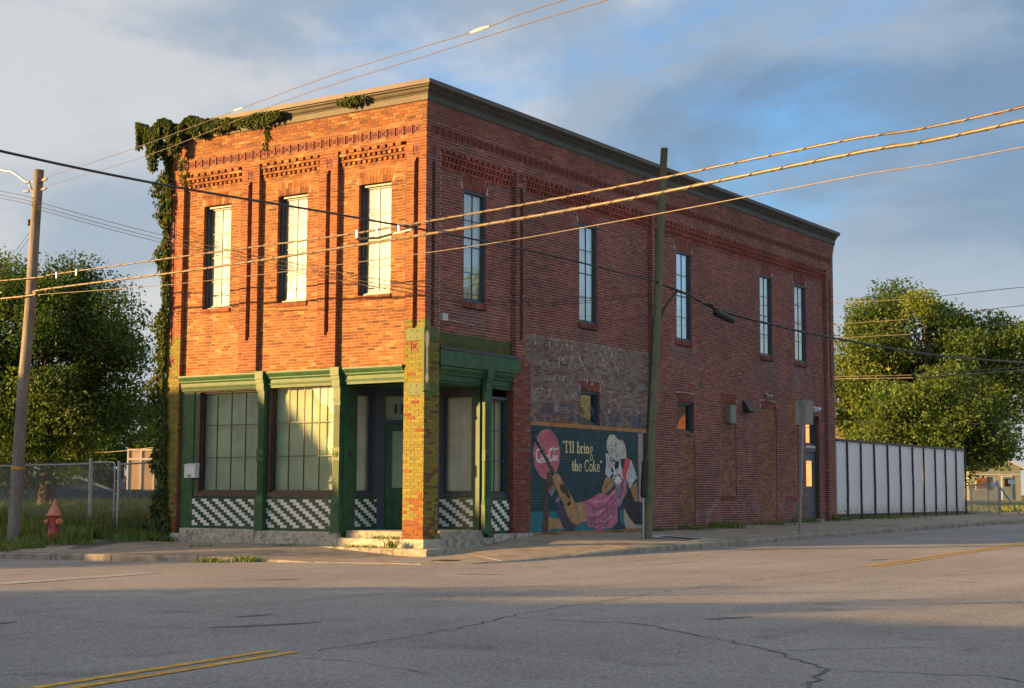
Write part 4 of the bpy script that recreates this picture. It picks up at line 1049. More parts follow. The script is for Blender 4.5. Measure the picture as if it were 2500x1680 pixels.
def spline(pts, n=10):
    P = [Vector(p) for p in pts]; P = [P[0]*2-P[1]]+P+[P[-1]*2-P[-2]]; out = []
    for i in range(1, len(P)-2):
        for k in range(n):
            t_ = k/n; a, b, c, d = P[i-1], P[i], P[i+1], P[i+2]
            out.append(.5*((2*b)+(c-a)*t_+(2*a-5*b+4*c-d)*t_*t_+(3*b-a-3*c+d)*t_**3))
    out.append(P[-2]); return out
# ------------------------------------------------------------------ painted wall: faded sign and mural
X0 = -PD+.004
gs = thing('faded_sign', (X0, 7.2, 3.9), 'weathered painted wall sign with ghostly drugstore lettering above the mural', 'sign')
RS = Matrix(((0, 0, 1), (1, 0, 0), (0, 1, 0))).to_4x4()
def wtext(s, y0, y1, z0, h, mat, lay, par, bold=.0, name='lettering'):
    me = textmesh(s, 1., mat, name, 1., bold); xs = [v.co.x for v in me.vertices]; ys = [v.co.y for v in me.vertices]
    ax, bx_ = min(xs), max(xs); ay = min(ys); hy = max(ys)-ay
    for v in me.vertices: v.co.x = (v.co.x-ax)*(y1-y0)/(bx_-ax); v.co.y = (v.co.y-ay)*h/hy
    return place(name, me, (X0+lay*.0015, y0, z0), par, RS)
def wrect(y0, y1, z0, z1, mat, lay, par, name): return MB().quad(*[(X0+lay*.0015, y, z) for y, z in ((y0, z0), (y1, z0), (y1, z1), (y0, z1))]).build(name, mat, par)
wrect(4.22, 10.22, 4.93, 5.02, 'ghost_tan', 0, gs, 'border')
for w_, y0, y1 in (('LAYMAN', 4.45, 6.95), ('DRUG', 7.25, 8.85), ('CO', 9.15, 10.0)): wtext(w_, y0, y1, 4.28, .40, 'ghost_tan', 1, gs, .03)
wtext('PRESCRIPTIONS', 4.25, 6.55, 3.50, .24, 'ghost_white', 1, gs, .02)
wtext('CIGARS', 8.4, 9.9, 3.52, .24, 'ghost_white', 1, gs, .02)
rg = random.Random(4)
for (y0, y1, z) in ((4.5, 6.2, 4.76), (6.9, 9.8, 4.74), (4.6, 9.9, 3.95), (5.2, 6.6, 3.20), (8.0, 9.9, 3.26)):
    mb = MB(); y = y0
    while y < y1:
        w = rg.uniform(.05, .16)
        if rg.random() < .75: mb.quad(*[(X0+.0015, a, b) for a, b in ((y, z), (y+w, z), (y+w, z+.14), (y, z+.14))])
        y += w+rg.uniform(.03, .12)
    mb.build('worn_paint', 'ghost_white', gs, kind='stuff')
wrect(4.22, 10.2, 2.94, 3.40, 'ghost_blue', 0, gs, 'blue_field')

mu = thing('wall_mural', (X0, 7, .3), 'mural of a reclining guitar player in pink beside a red disc reading Coca-Cola', 'mural')
MP = {}
def pm(name, col):
    if name not in MP: MP[name] = mural_mat(name, col)
    return MP[name]
def mpoly(pts, name, col, lay, part):
    mb = MB(); mb.poly([(X0+.002+lay*.0013, y, z) for y, z in pts]); return mb.build(part, pm(name, col), mu)
def flat(z0, z1): return [(4.215, z0), (9.86, z0), (9.86, z1), (4.215, z1)]
mpoly(flat(.24, 2.82), 'night', (.006, .052, .062), 0, 'background')
mpoly([(4.215, .24), (8.9, .24), (8.9, .76), (4.215, .76)], 'teal', (.012, .17, .21), 1, 'floor_band')
mpoly([(4.215, 2.822), (10.1, 2.822), (10.1, 2.92), (4.215, 2.92)], 'ochre', (.44, .19, .055), 1, 'border')
mpoly([(4.215, .20), (9.9, .20), (9.9, .262), (4.215, .262)], 'ochre', (.44, .19, .055), 2, 'border')
disc = lambda c, r, n=40: [(c[0]+r*cos(2*pi*k/n), c[1]+r*sin(2*pi*k/n)) for k in range(n)]
mpoly(disc((5.08, 2.14), .605), 'disc_rim', (.42, .28, .30), 2, 'disc_rim')
mpoly(disc((5.09, 2.14), .590), 'disc_red', (.52, .13, .165), 3, 'red_disc')
PO = dict(
 boot=[(5.09,1.69),(5.27,1.75),(5.36,1.66),(5.31,1.41),(5.17,1.26),(5.13,1.01),(5.13,0.77),(5.22,0.65),(5.15,0.64),(5.13,0.28),(4.89,0.26),(4.87,0.41),(4.99,0.64),(4.89,0.85),(4.96,1.0),(5.08,1.13),(5.02,1.24)],
 diamond=[(5.15,1.24),(5.34,1.43),(5.52,1.32),(5.27,1.11)], diamond2=[(5.43,0.99),(5.63,1.17),(5.74,1.05),(5.56,0.97)],
 leg=[(5.1,0.65),(5.35,0.58),(5.67,0.59),(5.89,0.31),(5.49,0.34),(5.15,0.3)],
 purple=[(5.45,0.97),(5.85,0.94),(5.99,0.61),(6.29,0.41),(6.48,0.38),(6.25,0.26),(6.0,0.26),(5.78,0.4),(5.6,0.69)],
 thigh=[(6.33,0.95),(6.74,0.99),(6.97,0.75),(6.97,0.49),(6.59,0.46),(6.44,0.38)],
 guitar=[(5.32,1.58),(5.40,1.65),(5.52,1.68),(5.67,1.63),(5.85,1.43),(6.1,1.22),(6.42,0.96),(6.59,0.74),(6.63,0.5),(6.49,0.39),(6.33,0.42),(6.14,0.51),(5.96,0.7),(5.78,0.97),(5.52,1.26),(5.35,1.45)],
 hole=[(5.65,1.39),(5.76,1.44),(5.88,1.36),(5.91,1.2),(5.83,1.17),(5.7,1.27)], guard=[(5.85,1.42),(6.03,1.27),(6.14,1.11),(6.1,1.04),(5.92,1.16)], bridge=[(5.99,0.93),(6.14,1.03),(6.2,0.95),(6.07,0.88)],
 neck=[(4.43,2.66),(4.5,2.7),(4.63,2.49),(5.47,1.7),(5.36,1.64),(4.53,2.45)],
 dress=[(6.74,0.98),(7.24,1.09),(7.59,1.22),(7.99,1.13),(8.39,1.33),(8.35,1.53),(8.76,1.7),(8.97,2.16),(9.18,2.08),(8.97,1.74),(8.99,1.23),(8.71,0.96),(8.51,0.76),(8.52,0.5),(8.22,0.32),(7.74,0.28),(7.43,0.27),(7.2,0.38),(7.01,0.32),(6.93,0.54),(6.93,0.75)],
 fold1=[(7.2,0.87),(7.75,0.95),(8.1,0.87),(7.59,0.77),(7.12,0.69)], fold2=[(7.59,0.39),(7.98,0.73),(8.39,0.92),(8.45,0.72),(8.1,0.46),(7.74,0.33)], fold3=[(6.97,0.56),(7.2,0.65),(7.35,0.47),(7.2,0.4),(7.04,0.36)], fold4=[(8.39,1.33),(8.76,1.62),(8.95,1.54),(8.96,1.21),(8.67,0.96),(8.47,1.13)],
 strap=[(8.93,2.15),(9.2,2.08),(9.01,1.76),(8.68,1.41),(8.39,1.26),(8.66,1.6)],
 hair=[(7.94,2.36),(7.93,2.48),(7.97,2.58),(8.04,2.67),(8.15,2.72),(8.35,2.72),(8.6,2.6),(8.76,2.59),(8.87,2.5),(8.93,2.36),(8.96,2.24),(8.95,2.12),(8.68,2.09),(8.47,2.0),(8.31,2.06),(8.07,2.2)],
 face=[(8.09,2.36),(8.17,2.46),(8.31,2.53),(8.46,2.55),(8.6,2.52),(8.67,2.42),(8.69,2.31),(8.61,2.11),(8.53,2.05),(8.45,2.02),(8.33,2.06),(8.23,2.14)],
 bow=[(8.35,2.7),(8.5,2.73),(8.62,2.62),(8.56,2.58)], eye1=[(8.19,2.29),(8.25,2.31),(8.27,2.26),(8.21,2.25)], eye2=[(8.35,2.46),(8.43,2.47),(8.43,2.43),(8.37,2.42)], mouth=[(8.37,2.14),(8.47,2.21),(8.5,2.18),(8.41,2.12)],
 nose=[(8.36,2.33),(8.41,2.30),(8.37,2.26),(8.34,2.27)],
 sleeveR=[(9.01,2.03),(9.22,2.08),(9.39,1.87),(9.54,1.61),(9.34,1.5),(9.13,1.32),(8.96,1.62)], sleeveL=[(7.89,2.23),(8.09,2.2),(8.15,1.94),(8.31,1.76),(8.07,1.59),(7.87,1.69),(7.91,1.93)], neckline=[(8.15,2.0),(8.39,2.02),(8.64,2.09),(8.76,1.74),(8.39,1.61),(8.19,1.77)],
 armL=[(7.89,1.62),(8.27,1.59),(8.35,1.43),(7.99,1.23),(7.71,1.12),(7.69,1.33)], armR=[(9.17,1.37),(9.51,1.5),(9.58,1.0),(9.43,0.97),(9.26,1.17)], collar=[(8.39,2.03),(8.58,2.02),(8.55,1.86),(8.39,1.82),(8.33,1.92)],
 black=[(8.76,0.96),(8.96,1.21),(9.13,1.33),(9.38,1.0),(9.7,0.96),(9.72,0.38),(9.38,0.4),(9.09,0.61),(8.84,0.82)], cream=[(8.82,0.84),(9.13,0.55),(9.42,0.38),(9.84,0.36),(9.84,0.27),(8.96,0.27),(8.84,0.51)],
 stand=[(8.49,0.88),(8.57,0.88),(8.67,0.44),(8.84,0.35),(8.88,0.27),(8.26,0.27),(8.3,0.34),(8.51,0.42)], shield=[(8.23,1.59),(8.33,1.71),(8.51,1.76),(8.72,1.72),(8.8,1.6),(8.6,1.43),(8.43,1.43)],
 mic=[(8.43,1.53),(8.49,1.57),(8.59,1.57),(8.64,1.49),(8.61,1.03),(8.63,0.92),(8.55,0.86),(8.45,0.88),(8.42,1.03)], column=[(9.61,2.8),(9.87,2.81),(9.86,.95),(9.63,1.0)])
TAN = (.40, .225, .10); PALE = (.60, .62, .60); BLK = (.015, .016, .02); MAU = (.36, .13, .20)
for n_, part, col, lay in (('column', 'column', (.38, .27, .28), 3), ('leg', 'leg', TAN, 4), ('boot', 'boot', (.085, .04, .03), 5), ('diamond', 'boot_patch', (.22, .2, .25), 6), ('diamond2', 'boot_patch', (.22, .2, .25), 6),
    ('purple', 'boot', (.055, .05, .085), 6), ('thigh', 'leg', (.46, .28, .14), 6), ('cream', 'cloth', (.42, .36, .28), 3), ('black', 'chair', BLK, 4), ('dress', 'dress', (.56, .15, .26), 5), ('fold1', 'dress_fold', MAU, 6), ('fold2', 'dress_fold', MAU, 6), ('fold3', 'dress_fold', MAU, 6), ('fold4', 'dress_fold', MAU, 6),
    ('guitar', 'guitar', (.44, .25, .10), 7), ('hole', 'sound_hole', BLK, 8), ('guard', 'pick_guard', (.05, .025, .02), 8), ('bridge', 'bridge', BLK, 8), ('neck', 'guitar_neck', BLK, 8),
    ('sleeveL', 'sleeve', PALE, 6), ('neckline', 'blouse', PALE, 6), ('sleeveR', 'sleeve', PALE, 6), ('armL', 'arm', TAN, 7), ('armR', 'arm', TAN, 7), ('strap', 'strap', (.62, .07, .09), 7), ('hair', 'hair', (.62, .63, .50), 7), ('face', 'face', (.56, .55, .52), 8), ('bow', 'bow', (.12, .04, .06), 8),
    ('eye1', 'eye', BLK, 9), ('eye2', 'eye', BLK, 9), ('nose', 'nose', (.3, .27, .27), 9), ('mouth', 'mouth', (.3, .06, .09), 9), ('collar', 'collar', BLK, 8), ('stand', 'microphone_stand', (.02, .04, .06), 8), ('mic', 'microphone', (.24, .22, .27), 9), ('shield', 'shield', (.68, .68, .68), 10)):
    mpoly(PO[n_], n_ if n_ not in ('armL', 'armR', 'leg') else 'tan', col, lay, part)
# stroke lettering
def strokes(list_, name, col, lay, part, w):
    if len(list_) > 1 and part not in ('lettering', 'script'):
        for q_ in list_: strokes([q_], name, col, lay, part, w)
        return
    mb = MB()
    for si, st in enumerate(list_):
        pts, ww = st if isinstance(st, tuple) and isinstance(st[1], (int, float)) else (st, w)
        x = X0+.002+lay*.0013+si*.00012; P_ = [Vector(p) for p in pts]; n_ = len(P_); Lv = []
        closed = (P_[0]-P_[-1]).length < 1e-4
        for i in range(n_):
            if closed and i in (0, n_-1): d = (P_[1]-P_[0]).normalized()+(P_[-1]-P_[-2]).normalized()
            else: d = P_[min(i+1, n_-1)]-P_[max(i-1, 0)]
            d = d.normalized(); nn = Vector((-d.y, d.x))*ww/2; e = Vector((0, 0))
            if not closed and i == 0: e = -d*ww*.25
            if not closed and i == n_-1: e = d*ww*.25
            q = P_[i]+e; Lv.append(((x, q.x-nn.x, q.y-nn.y), (x, q.x+nn.x, q.y+nn.y)))
        k0 = len(mb.v)
        for a_, b_ in Lv: mb.v += [a_, b_]
        for i in range(n_-1): mb.f.append((k0+2*i, k0+2*i+2, k0+2*i+3, k0+2*i+1)); mb.mi.append(0); mb.c.append((1, 1, 1))
    return mb.build(part, pm(name, col), mu)
def arc(cx_, cy_, rx, ry, a0, a1, n=12): return [(cx_+rx*cos(radians(a0+(a1-a0)*k/n)), cy_+ry*sin(radians(a0+(a1-a0)*k/n))) for k in range(n+1)]
def glyph(ch, x, y, h):
    W_, T = .05, .022; s = []; xh = h*.62
    V = lambda px, a, b: s.append(([(px, y+a), (px, y+b)], W_)); Hh = lambda a, b, py: s.append(([(x+a, y+py), (x+b, y+py)], T))
    if ch == 'I': V(x+.05, 0, h); Hh(0, .1, .006); Hh(0, .1, h-.006); return s, .13
    if ch == 'l': V(x+.035, 0, h); Hh(-.005, .08, .006); Hh(-.005, .035, h-.006); return s, .105
    if ch == 'b': V(x+.03, 0, h); s.append((arc(x+.085, y+xh/2, .055, xh/2, -150, 150), .03)); return s, .175
    if ch == 'r': V(x+.03, 0, xh); Hh(-.005, .075, .006); s.append((arc(x+.085, y+xh*.55, .05, xh*.42, 150, 30, 6), .03)); return s, .15
    if ch == 'i': V(x+.035, 0, xh); Hh(-.005, .08, .006); s.append(([(x+.035, y+h*.84), (x+.035, y+h*.90)], .045)); return s, .10
    if ch in 'nh':
        V(x+.03, 0, h if ch == 'h' else xh); V(x+.125, 0, xh*.75); s.append((arc(x+.078, y+xh*.62, .047, xh*.36, 180, 0, 8), .026)); Hh(-.005, .07, .006); Hh(.09, .165, .006); return s, .19
    if ch == 'g': s.append((arc(x+.07, y+xh*.62, .05, xh*.36, 0, 360, 16), .028)); s.append((arc(x+.07, y-.10, .058, .075, 0, 360, 16), .024)); s.append(([(x+.06, y+xh*.26), (x+.05, y-.02)], .022)); s.append(([(x+.11, y+xh*.9), (x+.15, y+xh)], .022)); return s, .175
    if ch == 't': V(x+.04, .02, h*.8); Hh(0, .09, xh-.01); s.append((arc(x+.075, y+.035, .035, .035, 180, 320, 6), .022)); return s, .115
    if ch == 'e': s.append((arc(x+.07, y+xh/2, .06, xh/2, 0, 320, 16), .03)); Hh(.015, .13, xh/2); return s, .155
    if ch == 'o': s.append((arc(x+.075, y+xh/2, .062, xh/2, 0, 360, 18), .03)); return s, .17
    if ch == 'C': s.append((arc(x+.1, y+h/2, .09, h/2, 40, 320, 18), .034)); return s, .215
    if ch == 'k': V(x+.03, 0, h); s.append(([(x+.04, y+xh*.42), (x+.12, y+xh)], .022)); s.append(([(x+.06, y+xh*.55), (x+.14, y)], .036)); return s, .175
    if ch == "'": s.append(([(x+.02, y+h*.8), (x+.025, y+h)], .03)); return s, .05
    if ch == '"': s.append(([(x+.015, y+h*.82), (x+.02, y+h)], .028)); s.append(([(x+.06, y+h*.82), (x+.065, y+h)], .028)); return s, .10
    return s, .14
def line(txt, x, y, h, x1):
    out = []; cx_ = 0
    for ch in txt: s, a = glyph(ch, cx_, 0, h); out += s; cx_ += a
    k = (x1-x)/cx_
    return [([(x+p*k, y+q) for p, q in pts], w) for pts, w in out]
for w_, x_, z_, e_ in (('"I\'ll', 5.80, 2.205, 6.37), ('bring', 6.48, 2.205, 7.27), ('the', 6.24, 1.755, 6.72), ('Coke"', 6.85, 1.755, 7.72)): strokes(line(w_, x_, z_, .275, e_), 'cream_letter', (.80, .70, .36), 4, 'lettering', .03)
# flowing white script on the disc
S = []
S.append((arc(4.72, 2.11, .12, .14, 60, 300, 14), .05)); S.append((arc(4.80, 2.20, .06, .06, 160, -40, 8), .03))
S.append(([(4.78, 1.99), (4.70, 1.965), (4.60, 1.975), (4.66, 1.94), (4.80, 1.93), (4.92, 1.965), (5.02, 1.955)], .028))
S.append((arc(4.865, 2.06, .045, .06, 0, 360, 12), .03)); S.append((arc(4.965, 2.06, .042, .06, 40, 320, 10), .03)); S.append((arc(5.06, 2.06, .042, .06, 0, 360, 12), .03)); S.append(([(5.105, 2.12), (5.105, 2.0), (5.13, 2.0)], .026))
S.append(([(5.13, 2.10), (5.17, 2.11)], .025))
S.append((arc(5.26, 2.13, .085, .14, 60, 290, 14), .042)); S.append((arc(5.32, 2.25, .05, .05, 200, -30, 8), .028)); S.append(([(5.36, 2.24), (5.44, 2.29), (5.52, 2.26), (5.60, 2.31)], .028))
S.append((arc(5.355, 2.06, .04, .058, 0, 360, 12), .03)); S.append(([(5.43, 2.28), (5.425, 2.02), (5.45, 2.0)], .03)); S.append((arc(5.50, 2.055, .04, .058, 0, 360, 12), .03)); S.append(([(5.55, 2.12), (5.545, 2.0), (5.58, 2.0)], .026))
strokes(S, 'script_white', (.80, .76, .75), 5, 'script', .03)
def curve(pts, n=6): return [(q.x, q.y) for q in spline([(p[0], p[1], 0) for p in pts], n)]
DK = (.02, .02, .03)
strokes([curve([(8.05, 2.30), (7.98, 2.45), (8.08, 2.62), (8.25, 2.68)]), curve([(8.12, 2.42), (8.22, 2.58), (8.42, 2.63)]), curve([(8.70, 2.52), (8.84, 2.42), (8.88, 2.22)]), curve([(8.72, 2.42), (8.80, 2.30), (8.78, 2.14)]), curve([(8.58, 2.58), (8.72, 2.55), (8.82, 2.50)])], 'hair_shade', (.30, .29, .20), 9, 'hair_strand', .018)
strokes([curve([(8.10, 2.36), (8.23, 2.15), (8.36, 2.05), (8.46, 2.02), (8.60, 2.10), (8.68, 2.28)])], 'outline', (.16, .12, .12), 9, 'face_outline', .012)
strokes([curve([(8.16, 2.335), (8.22, 2.35), (8.29, 2.33)]), curve([(8.33, 2.50), (8.40, 2.515), (8.47, 2.49)])], 'outline', (.16, .12, .12), 10, 'eyebrow', .014)
strokes([curve([(7.0, .95), (7.4, .80), (7.9, .90), (8.3, 1.15)]), curve([(6.95, .60), (7.3, .55), (7.8, .70), (8.4, 1.05)]), curve([(7.1, .45), (7.5, .42), (8.1, .60)]), curve([(8.75, 1.60), (8.72, 1.30), (8.60, 1.05)]), curve([(7.3, .30), (7.35, .55), (7.25, .80)]), curve([(7.9, .32), (8.0, .55), (7.95, .85)])], 'dress_dark', (.20, .06, .11), 7, 'dress_fold', .035)
strokes([curve([(7.1, 1.02), (7.5, .98), (7.95, 1.05), (8.35, 1.28)]), curve([(7.05, .70), (7.4, .66), (7.75, .78)]), curve([(7.6, .50), (7.8, .48), (8.2, .62)]), curve([(8.9, 1.55), (8.85, 1.3), (8.75, 1.1)])], 'dress_light', (.72, .34, .44), 8, 'dress_fold', .03)
strokes([curve([(5.33, 1.57), (5.36, 1.45), (5.53, 1.26), (5.79, .97), (5.97, .70), (6.15, .51), (6.34, .42), (6.49, .39), (6.62, .50), (6.58, .74)]), curve([(5.68, 1.62), (5.86, 1.42), (6.11, 1.21), (6.42, .95)])], 'guitar_edge', (.16, .075, .03), 9, 'guitar_edge', .022)
strokes([[(4.50, 2.60), (6.08, .98)], [(4.53, 2.61), (6.12, 1.0)]], 'string', (.42, .36, .26), 11, 'guitar_string', .006)
strokes([curve([(5.20, 1.66), (5.24, 1.42), (5.12, 1.18), (5.06, .95)]), curve([(5.03, .9), (5.0, .75), (5.08, .62)]), curve([(4.95, .58), (5.0, .42), (4.98, .30)])], 'boot_light', (.20, .10, .06), 7, 'boot_highlight', .03)
strokes([curve([(7.95, 2.15), (8.02, 1.95), (7.98, 1.72)]), curve([(8.08, 2.0), (8.12, 1.85), (8.10, 1.66)]), curve([(9.10, 2.0), (9.22, 1.8), (9.25, 1.6)]), curve([(9.25, 1.98), (9.36, 1.78), (9.40, 1.58)]), curve([(9.05, 1.75), (9.12, 1.6), (9.12, 1.42)]), curve([(8.3, 1.95), (8.42, 1.78), (8.5, 1.72)])], 'sleeve_shade', (.30, .33, .36), 8, 'sleeve_fold', .03)
strokes([curve([(7.78, 1.30), (7.98, 1.42), (8.2, 1.52)]), curve([(9.30, 1.35), (9.42, 1.2), (9.47, 1.02)])], 'skin_shade', (.22, .11, .05), 8, 'arm_shade', .03)
strokes([curve([(8.12, 2.16), (8.10, 2.05), (8.16, 1.97)]), curve([(8.18, 2.13), (8.17, 2.02), (8.22, 1.94)]), curve([(8.24, 2.10), (8.24, 2.0), (8.28, 1.92)])], 'hand_pale', (.52, .46, .40), 9, 'finger', .035)
strokes([[(8.45, 1.46), (8.62, 1.46)], [(8.44, 1.30), (8.62, 1.30)], [(8.44, 1.22), (8.62, 1.22)], [(8.44, 1.12), (8.62, 1.12)], [(8.40, 1.38), (8.30, 1.36)], [(8.64, 1.38), (8.74, 1.36)]], 'mic_line', (.06, .06, .08), 11, 'microphone_ring', .014)
for k, ch in enumerate('LAYMAN'):
    a = radians(158-27*k); me = textmesh(ch, .105, pm('black', BLK), 'letter', .8, .008)
    c_ = Vector((X0+.002+12*.0013, 8.515+.215*cos(a), 1.53+.155*sin(a))); place('letter', me, c_, mu, RS @ Matrix.Rotation(a-pi/2, 4, 'Z') @ Matrix.Translation((-.03, -.04, 0)))
for k in range(7): mpoly([(4.62+.095*k, 2.44-.097*k), (4.70+.095*k, 2.50-.097*k), (4.71+.095*k, 2.485-.097*k), (4.63+.095*k, 2.425-.097*k)], 'fret', (.3, .3, .3), 10, 'fret')

# ------------------------------------------------------------------ poles, cables
def pole(name, base, top, r0, r1, mat, label, group):
    t = thing(name, base, label, 'pole', group); B, T = Vector(base), Vector(top); n = 10; rp = random.Random(2)
    pts = [B+(T-B)*(k/n)+Vector((.012*sin(k*1.3), .01*cos(k*.9), 0)) for k in range(n+1)]; pts[0] = B-Vector((0, 0, .3))
    MB().tube(pts, [r0+(r1-r0)*k/n for k in range(n+1)], 14).build('shaft', mat, t, smooth=True); return t
P1 = pole('utility_pole', (-10.92, -2.0, .10), (-10.42, -2.0, 9.06), .155, .118, 'pole_grey', 'weathered grey wooden utility pole with lamp arm beside the fire hydrant', 'wooden utility poles')
P2 = pole('utility_pole', (2.3, 5.67, .10), (2.3, 6.68, 9.69), .128, .088, 'pole_green', 'greenish leaning wooden pole on the sidewalk in front of the mural', 'wooden utility poles')
def p1(z, dx=0, dy=0): k = (z-.1)/8.96; return (-10.92+.5*k+dx, -2.0+dy, z)
MB().tube([p1(8.45, -.12), p1(8.75, -.35), p1(9.1, -.9, -.1), p1(9.3, -1.9, -.2), p1(9.35, -3.4, -.3)], .03, 8).build('lamp_arm', 'galvanised', P1, smooth=True)
MB().tube([p1(8.0, -.12), p1(8.2, -.14), p1(8.5, -.13)], .028, 8).build('arm_bracket', 'galvanised', P1)
o = MB().tube([p1(9.35, -3.35, -.3), p1(9.36, -3.6, -.32), p1(9.33, -4.1, -.36)], [.04, .11, .09], 10).build('lamp_head', 'galvanised', P1)
for z in (8.78, 8.55):
    for sx in (-1, 1):
        mb = MB(); mb.tube([p1(z, .08*sx), p1(z, .26*sx, -.05)], .012, 6); mb.lathe(p1(z, .26*sx, -.05), [(.02, 0), (.045, .02), (.03, .05), (.045, .08), (.03, .11), (.04, .14), (.015, .17)], 10, axis=(sx, -.25, .05)); mb.build('insulator', 'porcelain', P1)
mb = MB(); mb.tube([p1(7.75, -.15), p1(7.75, .16)], .02, 6); mb.lathe(p1(7.68, -.13, -.08), [(.03, 0), (.05, .03), (.03, .08), (.05, .12), (.02, .16)], 10); mb.build('clamp', 'iron', P1)
MB().lathe(p1(1.72), [(.158, 0), (.158, .07)], 14).build('yellow_tag', 'yellow_paint', P1)
mb = MB()
for z in (1.15, 2.9): mb.lathe((2.3, 5.67+1.01*z/9.6, z), [(.131, 0), (.131, .012)], 14)
mb.build('strap', 'black_metal', P2)
MB().lathe((2.28, 5.56, 1.10), [(.03, 0), (.065, .05), (.068, .85), (.03, .92)], 12, axis=(0, .1, 1)).build('cable_closure', 'rubber', P2)
MB().tube([(2.30, 5.52, .05), (2.30, 5.54, .7), (2.28, 5.57, 1.12)], .026, 8).build('riser_pipe', 'galvanised', P2)
MB().tube([(2.28, 5.68, 2.0), (2.28, 5.90, 3.6), (2.28, 6.06, 5.4)], .014, 6).build('riser_cable', 'rubber', P2)
MB().tube([(2.33, 6.34, 5.42), (2.35, 6.46, 5.62), (2.35, 6.85, 5.95), (2.33, 7.3, 6.22)], .03, 8).build('drop_cable', 'rubber', P2)

CG = 'overhead cables across the picture'
def cable(pts, r, mat, label, wrap=None, group=CG, name='overhead_cable'):
    t = thing(name, pts[0], label, 'cable', group); sp = spline(pts)
    MB().tube(sp, r, 7).build('strand', mat, t, smooth=True)
    if wrap:
        mb = MB(); L = 0; w = []
        for a, b in zip(sp, sp[1:]):
            d = (b-a); n = max(2, int(d.length/.045)); e1 = d.normalized().cross(Vector((0, 0, 1))).normalized(); e2 = e1.cross(d.normalized())
            for k in range(n):
                L += d.length/n; ph = L*2*pi/wrap[1]; w.append(a+d*(k/n)+e1*(r+wrap[0])*cos(ph)+e2*(r+wrap[0])*sin(ph))
        mb.tube(w, wrap[0], 4, caps=False); mb.build('lashing_wire', 'wire_gold', t, kind='stuff')
    return t
A_ = cable([(-26, -1.2, 6.9), (-11.49, -2.13, 6.38), (-9.35, -2.2, 6.38), (-3.98, -2.9, 6.30), (1.45, -4.44, 6.01), (5.4, -5.9, 5.79), (8.92, -7.1, 5.66), (12.6, -7.9, 5.70), (14.89, -8.1, 5.77), (24, -9.6, 6.3)], .016, 'wire_gold', 'upper of the two thick golden cables sweeping in front of the building', (.0045, .55))
B_ = cable([(-26, -1.2, 6.3), (-11.46, -2.13, 5.93), (-9.93, -2.2, 6.03), (-3.99, -2.9, 5.97), (1.61, -4.4, 5.79), (5.39, -5.9, 5.57), (8.91, -7.1, 5.45), (12.79, -7.8, 5.55), (14.88, -8.08, 5.61), (24, -9.6, 6.1)], .024, 'wire_gold', 'lower and thickest golden cable sweeping in front of the building', (.0045, .5))
for par, x, y, z in ((A_, 1.9, -4.6, 5.99), (A_, 2.6, -4.87, 5.95), (A_, 3.3, -5.13, 5.90), (A_, -9.4, -2.2, 6.375), (A_, -8.6, -2.28, 6.37)):
    MB().box(x-.012, x+.012, y-.02, y+.02, z-.10, z+.04).build('clamp', 'galvanised', par)
MB().tube([(1.9, -4.6, 5.87), (2.6, -4.85, 5.79), (3.3, -5.1, 5.80), (3.9, -5.3, 5.86), (3.5, -5.2, 5.76)], .022, 7).build('slack_loop', 'rubber', A_)
MB().tube([(2.9, -4.95, 5.80), (3.7, -5.28, 5.78)], .018, 8).build('splice_sleeve', 'porcelain', A_)
cable([(-10.75, -2.1, 5.95), (-4.01, -2.9, 5.70), (4.74, -5.78, 5.25), (8.89, -7.1, 5.15), (12.77, -7.8, 5.25), (14.86, -8.06, 5.3), (24, -9.6, 5.7)], .008, 'wire_gold', 'thin golden wire below the two thick cables')
cable([(3.4, -24, 5.9), (3.3, -13.45, 5.64), (2.8, -6.04, 6.00), (2.75, -2.37, 6.14), (2.45, 1.88, 6.29), (2.33, 6.0, 6.30)], .019, 'wire_dark', 'thick black cable dropping from the upper left to the greenish pole')
t = cable([(2.33, 6.2, 6.30), (2.3, 7.9, 6.18), (2.3, 9.68, 5.97), (2.3, 13.39, 5.90), (2.3, 17.49, 5.92), (2.3, 25.46, 6.08), (2.3, 37.05, 6.62), (2.3, 60, 8)], .032, 'rubber', 'heavy black cable with splice case running along the side wall from the greenish pole', (.006, .5))
MB().lathe((2.3, 9.42, 5.89), [(.04, 0), (.09, .04), (.10, .10), (.10, .98), (.09, 1.04), (.04, 1.08)], 14, axis=(0, .99, -.11)).build('splice_case', 'rubber', t, smooth=True)
mb = MB()
for k in range(5): mb.tube([(2.33, 8.9+.07*k, 6.08), (2.35, 9.1+.06*k, 5.97-.03*k), (2.3, 9.45, 5.90+.02*k)], .012, 5)
mb.build('cable_loop', 'rubber', t)
e1 = cable([(-10.2, -2.1, 8.8), (-5, -3.9, 8.55), (.26, -6.11, 8.21), (5, -8.8, 7.55), (9.65, -11.72, 6.67), (11.32, -12.98, 6.30), (17, -17.2, 4.9)], .006, 'wire_gold', 'upper of two fine wires rising to the top edge of the picture')
for p, q in (((.1, -6.05, 8.22), (.55, -6.27, 8.17)), ((9.4, -11.55, 6.72), (9.95, -11.93, 6.61))): MB().tube([p, Vector(p)*.7+Vector(q)*.3, Vector(p)*.3+Vector(q)*.7, q], [.008, .022, .022, .008], 8).build('splice_sleeve', 'porcelain', e1)
cable([(-10.2, -2.1, 8.57), (-4.5, -3.8, 8.40), (1.69, -6.35, 8.13), (6.8, -9.4, 7.3), (11.67, -12.74, 6.30), (17.2, -16.9, 4.9)], .006, 'wire_gold', 'lower of two fine wires rising to the top edge of the picture')
